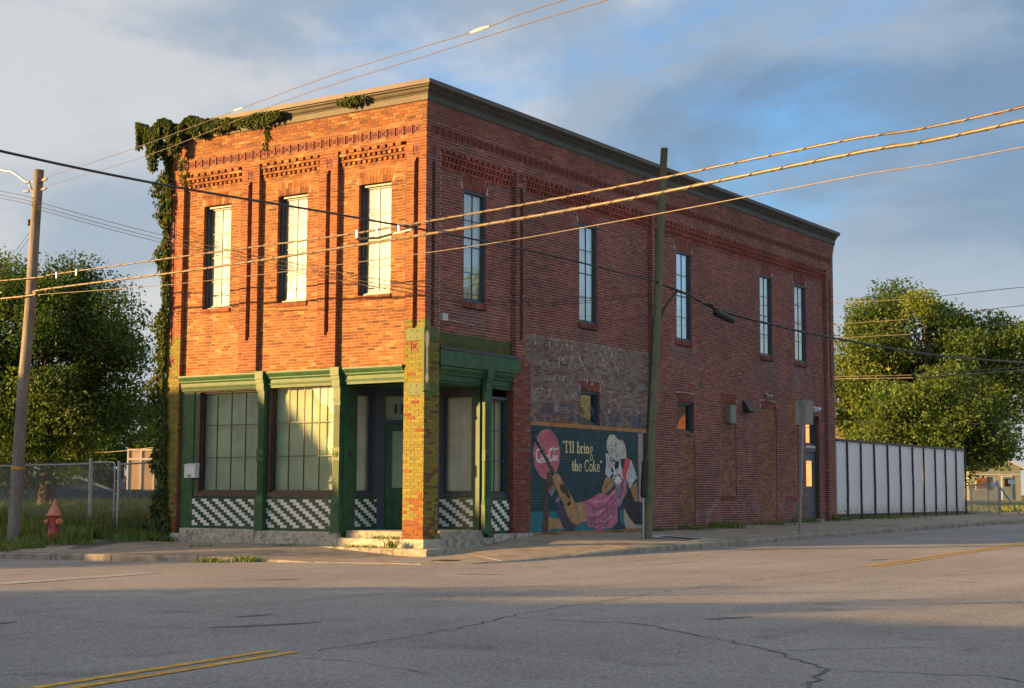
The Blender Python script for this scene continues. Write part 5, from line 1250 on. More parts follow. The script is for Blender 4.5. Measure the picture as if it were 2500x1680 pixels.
for k, (dz, wd) in enumerate(((0, 'top'), (-.10, 'middle'), (-.18, 'lowest'))):
    cable([(-22, -2, 10.9+dz), (-11.62, -2.12, 8.63+dz), (-10.12, -2.12, 8.18+dz), (-7.12, -1.2, 7.29+dz), (-3.49, -.6, 6.39+dz), (.25, -.35, 5.57+dz), (.9, 1.2, 5.50+dz), (1.5, 3.2, 5.62+dz*.7), (2.25, 6.1, 6.02+dz*.4)], .007, 'wire_dark', '%s of three thin dark wires slanting down across the front wall' % wd)
for k, (a, b, r_, wd) in enumerate((((-4.39, 34.23, 9.18), (4.78, 28.36, 8.52), 0.011, 'topmost'), ((-4.44, 34.3, 8.29), (4.75, 28.42, 7.87), 0.011, 'second'), ((-4.47, 34.35, 7.72), (4.71, 28.47, 7.26), 0.011, 'third'), ((-4.55, 34.48, 6.11), (4.64, 28.6, 5.69), 0.011, 'fourth'), ((-4.55, 34.49, 6.01), (4.63, 28.61, 5.58), 0.02, 'fifth'), ((-4.64, 34.64, 4.27), (4.54, 28.76, 3.72), 0.01, 'lowest'))):
    a, b = Vector(a), Vector(b); d = b-a
    cable([a-d*.8, a, (a+b)/2-Vector((0, 0, .08)), b, b+d*.8], r_, 'wire_gold', '%s of the golden wires in front of the large tree at right' % wd, group='wires by the right-hand tree')
for a, b, wd in (((-43.03, 27.81, 7.76), (-36.4, 26.22, 7.65), 'higher'), ((-43.24, 27.74, 7.16), (-36.43, 26.26, 7.1), 'middle'), ((-43.3, 27.84, 5.91), (-36.5, 26.37, 5.8), 'lower')):
    a, b = Vector(a), Vector(b); d = b-a; cable([a-d*3, a, b, b+d*3], .012, 'wire_dark', '%s distant thin wire in the sky left of the ivy' % wd, group='distant wires at left')
cable([(-53.26, 33.55, 3.35), (-48, 33.5, 3.4), (-44.24, 33.53, 3.62)], .02, 'wire_gold', 'distant golden wire in front of the dark trees at left', group='distant wires at left')
for k, (a, b) in enumerate((((-10.5, -2.0, 7.7), (-17.8, -3.2, .2)), ((-10.52, -2.0, 7.55), (-17.2, -3.3, .2)))):
    cable([a, (Vector(a)+Vector(b))/2, b], .006, 'wire_dark', '%s guy wire running down to the left from the grey pole' % ('outer' if k == 0 else 'inner'), group='guy wires', name='guy_wire')

# ------------------------------------------------------------------ street furniture
t = thing('fire_hydrant', (-9.69, -1.8, .04), 'red fire hydrant with orange bonnet and caps in the grass', 'hydrant')
hb = (-9.69, -1.8, 0)
MB().lathe(hb, [(.16, -.2), (.16, .10), (.17, .105), (.17, .14), (.125, .15), (.118, .50), (.13, .54), (.13, .60)], 20).build('barrel', 'hydrant_red', t, smooth=True)
MB().lathe(hb, [(.185, .60), (.19, .62), (.185, .65), (.135, .655), (.13, .72), (.105, .79), (.06, .83), (.052, .86), (.058, .89), (.045, .92), (.03, .93), (.03, .955), (.014, .985)], 20).build('bonnet', 'hydrant_orange', t, smooth=True)
camd = (CAM-Vector(hb)); camd.z = 0; camd.normalize(); sx = Vector((camd.y, -camd.x, 0))
def outlet(d, r, l, nm):
    o = MB().lathe(Vector(hb)+Vector((0, 0, .47)), [(r*.8, .06), (r*.8, l)], 14, axis=d).build('outlet', 'hydrant_red', t)
    MB().lathe(Vector(hb)+Vector((0, 0, .47))+Vector(d).normalized()*l, [(r, 0), (r*1.04, .02), (r*.95, .06), (r*.3, .065), (r*.26, .105)], 14, axis=d).build(nm, 'hydrant_orange', t)
outlet(camd*.75-sx*.65, .085, .16, 'cap'); outlet(camd*.35+sx, .055, .15, 'cap'); outlet(-sx*.9-camd*.6, .055, .15, 'cap')
mb = MB()
for s_ in (-1, 1):
    c0 = Vector(hb)+sx*.13*s_+camd*.1; mb.tube([c0+Vector((0, 0, .47)), c0+sx*.02*s_+Vector((0, 0, .32)), c0-sx*.03*s_+Vector((0, 0, .28)), c0-sx*.06*s_+Vector((0, 0, .4))], .007, 5)
mb.build('chain', 'iron', t)
mb = MB()
for k in range(10): a = 2*pi*k/10; mb.box(hb[0]+.15*cos(a)-.015, hb[0]+.15*cos(a)+.015, hb[1]+.15*sin(a)-.015, hb[1]+.15*sin(a)+.015, .14, .165)
mb.build('bolt', 'hydrant_red', t)

t = thing('road_sign', (3.4, 12.1, .14), 'grey back of a tall rectangular road sign on a perforated post', 'sign')
mb = MB(); mb.hexa([(3.37, 12.06, .1), (3.43, 12.06, .1), (3.43, 12.14, .1), (3.37, 12.14, .1), (3.37, 12.44, 3.75), (3.43, 12.44, 3.75), (3.43, 12.52, 3.75), (3.37, 12.52, 3.75)])
pst = mb.build('post', 'galvanised', t)
mb = MB()
for k in range(44): z = .3+.078*k; y = 12.06+.38*(z-.1)/3.65; mb.box(3.395, 3.412, y-.003, y+.03, z, z+.03)
for k in range(44): z = .3+.078*k; y = 12.10+.38*(z-.1)/3.65; mb.box(3.425, 3.433, y-.015, y+.015, z, z+.03)
mb.build('post_hole', 'crack', pst)
# panel faces the traffic coming down the street: we look at its back, turned a little
mb = MB(); c0 = Vector((3.42, 12.50, 3.40)); a_ = Vector((.93, .37, 0)); n_ = Vector((-.37, .93, 0))
def rr_rect(w, h, r, n=5):
    out = []
    for cx_, cz_, s0 in ((w-r, h-r, 0), (-w+r, h-r, 90), (-w+r, -h+r, 180), (w-r, -h+r, 270)):
        out += [(cx_+r*cos(radians(s0+90*k/n)), cz_+r*sin(radians(s0+90*k/n))) for k in range(n+1)]
    return out
pr_ = rr_rect(.235, .33, .04)
fp = [c0+a_*x+n_*.05+Vector((0, 0, z)) for x, z in pr_]; bp_ = [p+n_*.004 for p in fp]
mb.poly(fp); mb.poly(list(reversed(bp_)))
for k in range(len(fp)): j = (k+1) % len(fp); mb.quad(fp[j], fp[k], bp_[k], bp_[j])
mb.build('panel', 'sign_back', t)
t = MB().quad(*[(x, y, z) for x, y, z in ((1.75, 7.45, .181), (3.5, 7.05, .113), (3.55, 5.75, .107), (1.9, 6.3, .172))]).build('utility_cover', M('cover_frame', (.50, .49, .45), .8, .1, 5))
tag(t, 'pale concrete utility cover set into the sidewalk beside the greenish pole', 'cover')
mb = MB(); mb.quad((2.1, 7.05, .172), (3.2, 6.85, .130), (3.22, 6.1, .127), (2.2, 6.45, .166)); o = mb.build('cover_plate', 'iron', t)
o = MB().lathe((2.1, -1.9, -.123), [(.34, 0), (.34, .012), (.31, .014)], 28).build('manhole_cover', 'iron'); tag(o, 'round dark iron manhole cover in the sidewalk at the corner', 'manhole')
rt = random.Random(9); mb = MB()
t = thing('litter', (-10.15, -4.3, -.3), 'crumpled white litter lying in the gutter at far left', 'litter')
for j, (ox, oy) in enumerate(((0, 0), (.35, .08))):
    mb = MB(); nn = 10
    ring = [[(-10.3+ox+(.2-.06*k)*cos(2*pi*i/nn)*rt.uniform(.8, 1.2)*1.3, -4.3+oy+(.13-.04*k)*sin(2*pi*i/nn)*rt.uniform(.8, 1.2), zr(-10.3, -4.3)+.005+.045*k*rt.uniform(.7, 1.3)) for i in range(nn)] for k in range(3)]
    for k in range(2):
        for i in range(nn): mb.quad(ring[k][i], ring[k][(i+1) % nn], ring[k+1][(i+1) % nn], ring[k+1][i])
    mb.poly(ring[2]); mb.build('paper', 'litter', t)

# ------------------------------------------------------------------ fences
def chainlink(mb, P, Q, z0a, z0b, h, s=.07, r=.0032):
    P, Q = Vector(P), Vector(Q); L = (Q-P).length; d = (Q-P)/L
    def pt(u, v): return P+d*u+Vector((0, 0, z0a+(z0b-z0a)*u/L+v))
    u = -h
    while u < L:
        for sg in (1, -1):
            a, b = (u, 0.), (u+h*.62, h)
            if sg < 0: a, b = (u+h*.62, 0.), (u, h)
            (ua, va), (ub, vb) = a, b
            lo, hi = 0., 1.
            du = ub-ua
            if du:
                t0, t1 = sorted(((0-ua)/du, (L-ua)/du)); lo, hi = max(lo, t0), min(hi, t1)
            if hi-lo < .01: continue
            p, q = pt(ua+du*lo, (vb-va)*lo+va), pt(ua+du*hi, (vb-va)*hi+va)
            mb.tube([p, q], r, 3, caps=False)
        u += s
t = thing('chain_link_fence', (-14, 0, .2), 'galvanised chain-link fence with top rail left of the gate', 'fence', 'chain-link fences')
for x in (-10.55, -13.6, -16.6): MB().tube([(x, 0, .0), (x, 0, 2.03 if x > -11 else 1.86)], .042 if x > -11 else .03, 10).build('post', 'galvanised', t)
MB().tube([(-20, 0, 1.78), (-10.6, 0, 1.88)], .024, 8).build('top_rail', 'galvanised', t)
mb = MB(); chainlink(mb, (-20, -.03, 0), (-10.6, -.03, 0), .15, .22, 1.72); mb.build('wire_mesh', 'galvanised', t, kind='stuff')
t = thing('chain_link_gate', (-10, 0, .2), 'narrow chain-link gate with rounded tube frame', 'gate')
g0, g1, z0, z1 = -10.46, -9.62, .22, 1.92; rr2 = .12
fr_ = [(g0+rr2-rr2*cos(radians(a)), z1-rr2+rr2*sin(radians(a))) for a in range(0, 91, 15)]+[(g1-rr2+rr2*sin(radians(a)), z1-rr2+rr2*cos(radians(a))) for a in range(0, 91, 15)]+[(g1-rr2+rr2*cos(radians(a)), z0+rr2-rr2*sin(radians(a))) for a in range(0, 91, 15)]+[(g0+rr2-rr2*sin(radians(a)), z0+rr2-rr2*cos(radians(a))) for a in range(0, 91, 15)]
MB().tube([(x, -.02, z) for x, z in fr_+fr_[:1]], .021, 8, caps=False).build('frame', 'galvanised', t, smooth=True)
mb = MB(); chainlink(mb, (g0, -.02, 0), (g1, -.02, 0), .24, .24, 1.66); mb.build('wire_mesh', 'galvanised', t, kind='stuff')
mb = MB()
for z in (.5, 1.6): mb.tube([(g0-.08, 0, z), (g0+.02, -.02, z)], .018, 6)
for z in (.75, 1.15, 1.45): mb.tube([(g1+.02, -.02, z), (g1+.1, 0, z)], .016, 6)
mb.build('hinge', 'galvanised', t)
t = thing('chain_link_fence', (-8.8, 0, .2), 'short chain-link fence between the gate and the ivy-covered corner', 'fence', 'chain-link fences')
MB().tube([(-9.5, 0, .0), (-9.5, 0, 1.95)], .042, 10).build('post', 'galvanised', t)
MB().tube([(-9.5, 0, 1.86), (-7.98, 0, 1.92)], .022, 8).build('top_rail', 'galvanised', t)
mb = MB(); chainlink(mb, (-9.45, -.03, 0), (-7.98, -.03, 0), .2, .2, 1.72); mb.build('wire_mesh', 'galvanised', t, kind='stuff')
# white panel hoarding behind the building
t = thing('panel_fence', (0, 30, .3), 'tall white panel fence with black metal posts running back from the brick building', 'fence')
ys = [23.26, 24.17, 25.48, 26.8, 28.14, 29.49, 30.85, 32.11, 33.48, 34.76, 36.1, 37.29]
for k, (a, b) in enumerate(zip(ys, ys[1:])): MB().box(-.03, .0, a+.03, b-.03, .52, 3.0).build('panel', 'white_panel', t)
rp = random.Random(6)
for y in ys[1:]:
    mb = MB(); y2 = y+rp.uniform(-.03, .03); ym = y+rp.uniform(-.04, .04)
    mb.tube([(.03, y, .30), (.035, ym, 1.4), (.03, y2, 3.02)], .035, 6)
    for z in (1.0, 1.6, 2.2, 2.75): mb.box(.0, .05, y-.07, y+.07, z, z+.025)
    mb.box(-.08, .12, y-.11, y+.11, .31, .34); mb.build('post', 'black_metal', t)
for z0, z1 in ((3.0, 3.09), (.42, .515)): MB().box(-.04, .03, 23.25, 37.34, z0, z1).build('rail', 'black_metal', t)
mb = MB()
for a, b in zip(ys, ys[1:]):
    for f in (.28, .72):
        for z in (.60, 2.92): mb.box(0, .012, a+(b-a)*f-.015, a+(b-a)*f+.015, z, z+.03)
mb.build('screw', 'black_metal', t, kind='stuff')
# far right chain-link with leaning gate post
t = thing('chain_link_fence', (1.0, 37, .4), 'low chain-link fence beyond the white panels with a leaning gate post and small notices', 'fence', 'chain-link fences')
MB().tube([(-.6, 39.4, 1.58), (2.1, 34.9, 1.66)], .025, 8).build('top_rail', 'galvanised', t)
mb = MB(); chainlink(mb, (-.6, 39.4, 0), (2.1, 34.9, 0), .42, .42, 1.2, .08); mb.build('wire_mesh', 'galvanised', t, kind='stuff')
MB().tube([(2.15, 34.8, .2), (2.17, 34.75, 1.5), (2.05, 34.85, 1.75)], .055, 10).build('post', 'galvanised', t)
MB().tube([(2.15, 34.9, 1.5), (2.75, 35.6, .35)], .035, 8).build('brace', 'galvanised', t)
for p in ((-.2, 38.8), (1.2, 36.5), (3.1, 36.0)): MB().tube([(p[0], p[1], .3), (p[0], p[1], 1.45)], .02, 6).build('stake', 'stone', t)
for c, w in (((1.85, 35.2, 1.52), .26), ((2.6, 34.9, 1.62), .27)):
    mb = MB(); a2 = Vector((.83, .55, -.08)); z2 = Vector((0, 0, 1)); cc = Vector(c)
    mb.hexa([cc-a2*w/2, cc+a2*w/2, cc+a2*w/2+Vector((-.01, .02, 0)), cc-a2*w/2+Vector((-.01, .02, 0)), cc-a2*w/2+z2*.16, cc+a2*w/2+z2*.16, cc+a2*w/2+z2*.16+Vector((-.01, .02, 0)), cc-a2*w/2+z2*.16+Vector((-.01, .02, 0))]); mb.build('notice', 'white_paint', t)

# ------------------------------------------------------------------ houses
def gable_house(name, o, wdir, w, depth, zb, ze, zp, wall, roof, trim, label, eave=.3, group=None):
    t = thing(name, o, label, 'house', group); O = Vector((o[0], o[1], 0)); u = Vector((wdir[0], wdir[1], 0)).normalized(); n = Vector((-u.y, u.x, 0))   # n points away behind the gable
    Pt = lambda a, b, z: tuple(O+u*a+n*b+Vector((0, 0, z)))
    mb = MB(); h = w/2
    mb.poly([Pt(-h, 0, zb), Pt(h, 0, zb), Pt(h, 0, ze), Pt(0, 0, zp), Pt(-h, 0, ze)]); mb.poly([Pt(h, depth, zb), Pt(-h, depth, zb), Pt(-h, depth, ze), Pt(0, depth, zp), Pt(h, depth, ze)])
    mb.quad(Pt(h, 0, zb), Pt(h, depth, zb), Pt(h, depth, ze), Pt(h, 0, ze)); mb.quad(Pt(-h, depth, zb), Pt(-h, 0, zb), Pt(-h, 0, ze), Pt(-h, depth, ze)); mb.build('wall', wall, t)
    s = (zp-ze)/h; mb = MB()
    for sg in (-1, 1):
        e = h+eave; a0, a1 = Pt(sg*e, -eave, ze-s*eave), Pt(0, -eave, zp); b0, b1 = Pt(sg*e, depth+eave, ze-s*eave), Pt(0, depth+eave, zp); D = Vector((0, 0, .12))
        mb.hexa([a0, a1, b1, b0]+[tuple(Vector(p)+D) for p in (a0, a1, b1, b0)])
    mb.build('roof', roof, t)
    for sg in (-1, 1):
        e = h+eave; mb = MB(); a0, a1 = Vector(Pt(sg*e, -eave-.03, ze-s*eave-.06)), Vector(Pt(0, -eave-.03, zp-.06)); D = Vector((0, 0, .2)); q = -n*.03
        mb.hexa([a0, a1, a1+q, a0+q, a0+D, a1+D, a1+q+D, a0+q+D]); mb.build('bargeboard', trim, t)
    return t, Pt
cr = (cos(yaw), sin(yaw))
t, Pt = gable_house('green_house', (-20.1, 110.3, 0), cr, 4.6, 9, .2, 3.55, 4.75, 'siding', 'shingle', 'trim_white', 'small grey green house with dark roof beyond the chain-link at right', .35)
def hbox(t, Pt, a0, a1, z0, z1, d, mat, name, dep=.05, par=None):
    mb = MB(); mb.hexa([Pt(a0, d, z0), Pt(a1, d, z0), Pt(a1, d+dep, z0), Pt(a0, d+dep, z0), Pt(a0, d, z1), Pt(a1, d, z1), Pt(a1, d+dep, z1), Pt(a0, d+dep, z1)]); return mb.build(name, mat, par or t)
w_ = hbox(t, Pt, -1.75, -.75, 1.6, 2.75, -.06, 'trim_white', 'window'); hbox(t, Pt, -1.67, -.83, 1.68, 2.67, -.08, 'glass_mirror', 'pane', .01, w_)
d_ = hbox(t, Pt, .55, 1.55, .7, 2.85, -.06, 'trim_white', 'door'); hbox(t, Pt, .65, 1.45, .75, 2.75, -.09, 'siding_blue', 'door_leaf', .02, d_); hbox(t, Pt, .8, 1.3, 1.9, 2.6, -.11, 'glass_mirror', 'pane', .01, d_)
hbox(t, Pt, -.7, -.45, 1.6, 2.75, -.07, 'sill_wood', 'shutter'); hbox(t, Pt, -2.3, 2.3, 2.9, 2.98, -.05, 'trim_white', 'trim_band')
for k in range(5): hbox(t, Pt, -2.28, 2.28, 3.05+.1*k, 3.065+.1*k, -.012, 'siding', 'clapboard', .012)
t, Pt = gable_house('fence_side_house', (-13.4, 60.3, 0), (cos(yaw+.4), sin(yaw+.4)), 3.6, 8, .2, 3.9, 5.25, 'plaster', 'shingle_brown', 'trim_white', 'tan house gable with white trim peeking over the white panel fence', .35)
hbox(t, Pt, -.3, .3, 4.2, 4.7, -.04, 'shingle_brown', 'attic_vent')
t, Pt = gable_house('pale_house', (-67.9, 48.2, 0), (cos(yaw+.35), sin(yaw+.35)), 4.2, 9, -.5, 1.25, 2.1, 'siding_blue', 'shingle', 'trim_white', 'pale low house with white gable trim seen through the chain-link at left', .35)
hbox(t, Pt, -.7, .7, -.2, .8, -.04, 'trim_white', 'window')
# roofs running sideways behind it
mb = MB(); O = Vector((-66.4, 50.2, 0)); u = Vector((cos(yaw), sin(yaw), 0)); n = Vector((-u.y, u.x, 0))
mb.hexa([O+Vector((0, 0, 1.0)), O+u*6+Vector((0, 0, 1.0)), O+u*6+n*7+Vector((0, 0, 1.0)), O+n*7+Vector((0, 0, 1.0)), O+n*3+Vector((0, 0, 2.2)), O+u*6+n*3+Vector((0, 0, 2.2)), O+u*6+n*4+Vector((0, 0, 2.2)), O+n*4+Vector((0, 0, 2.2))]); mb.build('side_roof', 'shingle', t)
mb = MB(); mb.hexa([O+n*.6+Vector((0, 0, -.5)), O+u*6+n*.6+Vector((0, 0, -.5)), O+u*6+n*6+Vector((0, 0, -.5)), O+n*6+Vector((0, 0, -.5)), O+n*.6+Vector((0, 0, 1.1)), O+u*6+n*.6+Vector((0, 0, 1.1)), O+u*6+n*6+Vector((0, 0, 1.1)), O+n*6+Vector((0, 0, 1.1))]); mb.build('side_wall', 'siding_blue', t)
# glazed block behind the ivy
t = thing('glazed_block', (-55.5, 44.2, 0), 'boxy building with white framed panels coloured like a sunset reflection behind the gate', 'building')
u = Vector((cos(yaw-.05), sin(yaw-.05), 0)); n = Vector((-u.y, u.x, 0)); O = Vector((-57.2, 43.2, 0))
Pt = lambda a, b, z: tuple(O+u*a+n*b+Vector((0, 0, z)))
mb = MB(); mb.hexa([Pt(0, .12, -.5), Pt(5.2, .12, -.5), Pt(5.2, 5, -.5), Pt(0, 5, -.5), Pt(0, .12, 3.85), Pt(5.2, .12, 3.85), Pt(5.2, 5, 3.85), Pt(0, 5, 3.85)]); mb.build('wall', 'plaster', t)
for k in range(6): hbox(t, Pt, .87*k-.05, .87*k+.05, -.5, 3.9, -.02, 'trim_white', 'mullion', .12)
for z in (3.82, 3.2): hbox(t, Pt, -.05, 4.4, z, z+.12, -.03, 'trim_white', 'transom_bar', .1)
MSUN = M('painted_sunset', (.42, .30, .19), .25, .2, .8, spec=.8)  # sunset reflection put into the panel colour
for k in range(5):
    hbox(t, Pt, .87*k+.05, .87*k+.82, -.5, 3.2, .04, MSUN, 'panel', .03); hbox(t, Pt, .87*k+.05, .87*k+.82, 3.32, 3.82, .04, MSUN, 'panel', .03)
t = thing('board_fence', (-35.5, 21.4, .2), 'long blue grey board fence behind the chain-link at left', 'fence')
A = Vector((-44, 15.9, 0)); B = Vector((-31.5, 24.2, 0)); d = (B-A).normalized(); nn = int((B-A).length/.28)
for k in range(nn):
    p = A+d*(.28*k); q = p+d*.27; o_ = Vector((d.y, -d.x, 0))*.02; zt = 1.22+rp.uniform(-.02, .02)
    mb = MB(); mb.hexa([p+o_, q+o_, q, p]+[tuple(Vector(v)+Vector((0, 0, zt))) for v in (p+o_, q+o_, q, p)]); mb.build('board', 'fence_blue', t)
mb = MB(); mb.hexa([A, B, B+Vector((-.1, .1, 0)), A+Vector((-.1, .1, 0))]+[tuple(Vector(v)+Vector((0, 0, .04))) for v in (A, B, B+Vector((-.1, .1, 0)), A+Vector((-.1, .1, 0)))])
for v in range(8): mb.v[v] = (mb.v[v][0], mb.v[v][1], mb.v[v][2]+1.22)
mb.build('cap_rail', 'fence_blue', t)
# across the streets, out of the picture: what shades the road and shows in the window glass
def plain_house(name, x0, x1, y0, y1, ze, zp, wall, label, axis='x'):
    t = thing(name, ((x0+x1)/2, (y0+y1)/2, 0), label, 'house'); ym = (y0+y1)/2; xm = (x0+x1)/2
    mb = MB()
    if axis == 'x':
        mb.poly([(x0, y0, -.3), (x0, y0, ze), (x0, ym, zp), (x0, y1, ze), (x0, y1, -.3)]); mb.poly([(x1, y0, -.3), (x1, y1, -.3), (x1, y1, ze), (x1, ym, zp), (x1, y0, ze)])
        mb.quad((x0, y0, -.3), (x1, y0, -.3), (x1, y0, ze), (x0, y0, ze)); mb.quad((x1, y1, -.3), (x0, y1, -.3), (x0, y1, ze), (x1, y1, ze))
    else:
        mb.poly([(x0, y0, -.3), (x1, y0, -.3), (x1, y0, ze), (xm, y0, zp), (x0, y0, ze)]); mb.poly([(x1, y1, -.3), (x0, y1, -.3), (x0, y1, ze), (xm, y1, zp), (x1, y1, ze)])
        mb.quad((x0, y1, -.3), (x0, y0, -.3), (x0, y0, ze), (x0, y1, ze)); mb.quad((x1, y0, -.3), (x1, y1, -.3), (x1, y1, ze), (x1, y0, ze))
    mb.build('wall', wall, t); mb = MB(); e = .25
    if axis == 'x':
        for ya, zt in ((y0-e, ze), (y1+e, ze)): mb.hexa([(x0-e, ya, zt), (x1+e, ya, zt), (x1+e, ym, zp), (x0-e, ym, zp), (x0-e, ya, zt+.1), (x1+e, ya, zt+.1), (x1+e, ym, zp+.1), (x0-e, ym, zp+.1)])
    else:
        for xa, zt in ((x0-e, ze), (x1+e, ze)): mb.hexa([(xa, y0-e, zt), (xa, y1+e, zt), (xm, y1+e, zp), (xm, y0-e, zp), (xa, y0-e, zt+.1), (xa, y1+e, zt+.1), (xm, y1+e, zp+.1), (xm, y0-e, zp+.1)])
    mb.build('roof', 'shingle', t); mb = MB()
    for k in range(2):
        if axis == 'x': yq = y0+(y1-y0)*(.25+.4*k); mb.box(x0-.03, x0, yq, yq+1., 1.0, 2.4)
        else: xq = x0+(x1-x0)*(.2+.4*k); mb.box(xq, xq+1., y0-.03, y0, 1., 2.4)
    mb.build('window', 'glass_mirror', t); return t
plain_house('corner_house', -36, -23.7, -24, -17, 4.3, 6.75, 'siding', 'house across the street beyond the left edge of the picture')
plain_house('shade_house', -64, -46, -14, -2, 4.6, 7.2, 'siding', 'unseen long house added beyond the left edge to shade the overgrown lot')  # unseen, added to put the overgrown lot in shade
plain_house('shade_garage', -8.5, 13.0, -45, -27.3, 2.38, 2.9, 'stone', 'unseen low garage added behind the viewer to shade the near road')  # unseen, added and sized for its shadow over the near road
RB2 = M('rear_brick2', (.30, .13, .07), .9, .25, 5)
plain_house('boarded_house', 27, 37, 47, 57, 5.0, 8.0, 'siding_blue', 'grey green house across the side street beyond the right edge of the picture')
plain_house('brick_house', 27, 37, 62, 72, 4.6, 7.6, RB2, 'brick house farther up the side street beyond the right edge')
plain_house('plastered_house', 27, 37, 80, 92, 4.6, 7.4, 'plaster', 'plastered house far up the side street beyond the right edge')

# ------------------------------------------------------------------ trees, ivy, grass
def leafquad(mb, c, s, rnd, col, up=.35, out=None, bend=.25):
    n_ = Vector((rnd.gauss(0, 1), rnd.gauss(0, 1), rnd.gauss(0, 1)+up))
    if out is not None: n_ += out*.9
    n_.normalize(); a = n_.cross(Vector((rnd.uniform(-1, 1), rnd.uniform(-1, 1), rnd.uniform(-1, 1)))).normalized(); b = n_.cross(a)
    l, w = s, s*.55
    mb.poly([c-a*l*.5, c+b*w*.5+n_*bend*w, c+a*l*.5, c-b*w*.5+n_*bend*w], 0, col)
def tree(name, base, H_, blobs, nleaf, ls, cols, label, seed, bark='bark', tr=.28, nclump=60, group='trees around the building', forks=5):
    rnd = random.Random(seed); t = thing(name, base, label, 'tree', group); Bs = Vector(base)
    vol = [b[3]*b[4]*b[5] for b in blobs]; clumps = []
    while len(clumps) < nclump:
        b = rnd.choices(blobs, vol)[0]; d = Vector((rnd.gauss(0, 1), rnd.gauss(0, 1), rnd.gauss(0, 1))).normalized(); r_ = rnd.uniform(.35, 1.)**.5
        clumps.append((Vector((b[0]+d.x*b[3]*r_, b[1]+d.y*b[4]*r_, b[2]+d.z*b[5]*r_))+Bs, d, r_))
    mb = MB(); top = Bs+Vector((blobs[0][0]*.3, blobs[0][1]*.3, H_*.42))
    mb.tube([Bs-Vector((0, 0, .3)), Bs+(top-Bs)*.3+Vector((.08, .05, 0)), Bs+(top-Bs)*.65, top], [tr*1.25, tr, tr*.9, tr*.8], 10)
    mains = []
    for k in range(forks):
        c = clumps[k*7 % len(clumps)][0]; m_ = top+(c-top)*.5+Vector((rnd.uniform(-.4, .4), rnd.uniform(-.4, .4), rnd.uniform(.2, .8)))
        mb.tube([top-Vector((0, 0, .3)), m_, c], [tr*.6, tr*.36, tr*.1], 7); mains.append(m_)
    for c, d, r_ in clumps:
        m_ = min(mains+[top], key=lambda q: (q-c).length); q = (m_+c)/2+Vector((rnd.uniform(-.3, .3), rnd.uniform(-.3, .3), rnd.uniform(0, .4)))
        mb.tube([m_, q, c], [tr*.16, tr*.1, tr*.03], 4, caps=False)
    mb.build('trunk', bark, t, smooth=True)
    mb = MB(); per = nleaf//nclump
    for c, d, r_ in clumps:
        k0 = rnd.uniform(.72, 1.25); base_c = rnd.choice(cols); cr_ = rnd.uniform(.5, 1.1)*sqrt(vol[0])**.33*.62
        for _ in range(int(per*rnd.uniform(.6, 1.4))):
            g3 = lambda s_: max(-1.7, min(1.7, rnd.gauss(0, 1)))*s_; v = Vector((g3(1), g3(1), g3(.72)))*cr_*.58
            kk = k0*rnd.uniform(.75, 1.3); col = tuple(x*kk for x in base_c)
            leafquad(mb, c+v, ls*rnd.uniform(.6, 1.35), rnd, col, .5, d*.5)
    mb.build('crown', 'leaf', t); return t
G1 = [(.075, .155, .032), (.09, .175, .034), (.055, .12, .030), (.13, .20, .038)]
G2 = [(.090, .155, .030), (.11, .175, .032), (.065, .12, .028), (.14, .19, .036)]
tree('broadleaf_tree', (-23.8, 9.4, .3), 9.3, [(0, 0, 6.0, 2.7, 2.7, 3.0), (1.5, 1.0, 6.6, 1.9, 1.9, 1.5), (.2, .2, 3.3, 2.8, 2.4, 1.7), (-1.9, -1.3, 6.0, 2.4, 2.4, 3.2), (1.7, 1.2, 4.2, 1.3, 1.2, 1.0), (-1.6, -1.1, 3.0, 2.2, 2.0, 1.8)], 125000, .135, G1, 'large dark green tree behind the chain-link fence at the left edge', 1, nclump=170)
tree('broadleaf_tree', (-80, 63, .3), 9, [(0, 0, 6.0, 3.8, 3.8, 2.9), (3.2, 2, 5.4, 2.8, 2.6, 2.8), (-2.8, -2, 4.4, 3.2, 3.2, 2.8), (6, 4, 4.8, 3.2, 2.6, 2.8)], 24000, .32, G1, 'smaller feathery tree beyond the gate left of the ivy', 2, nclump=80)
tree('broadleaf_tree', (-92, 62, .2), 8, [(0, 0, 4.0, 6, 4, 4.2), (6, 4, 4.2, 5, 4, 4.2), (-6, -4, 4.2, 6, 4, 4.6), (12, 8, 3.8, 5, 4, 4.0), (-13, -8, 4.2, 6, 4, 4.6), (18, 12, 3.6, 5, 4, 4)], 60000, .36, [(.045, .08, .022), (.055, .09, .026)], 'low dark thicket of trees far behind the board fence at left', 3, nclump=110)
tree('broadleaf_tree', (-8.6, 56.6, .4), 13, [(0, 0, 8.0, 4.6, 4.6, 4.6), (-2.4, -1.5, 7.2, 3.2, 3, 3.0), (3.0, 2.2, 7.8, 4.2, 4, 3.2), (5.6, 3.8, 7.0, 2.8, 2.8, 2.0), (.6, .4, 4.6, 4.8, 4, 2.2)], 105000, .21, G2, 'large spreading sunlit tree with pale limbs behind the white fence', 4, 'bark_pale', .34, 150, forks=8)
tree('broadleaf_tree', (-3.2, 42.8, .4), 6.6, [(0, 0, 4.3, 2.5, 2.4, 2.4), (1.4, .9, 3.4, 2.0, 2, 1.8), (-1.5, -.9, 3.2, 1.7, 1.8, 1.8)], 30000, .19, [(.085, .15, .03), (.11, .17, .032), (.07, .12, .028)], 'young bushy green tree just behind the white panel fence', 5, nclump=70, tr=.12)
tree('broadleaf_tree', (-21, 70, .4), 10, [(0, 0, 6.0, 3.8, 3.4, 4.8), (2.6, 1.6, 4.4, 2.8, 2.8, 3.0)], 24000, .30, [(.045, .08, .024), (.06, .10, .028)], 'dark shaded tree between the brick building and the large sunlit tree', 6, nclump=60)
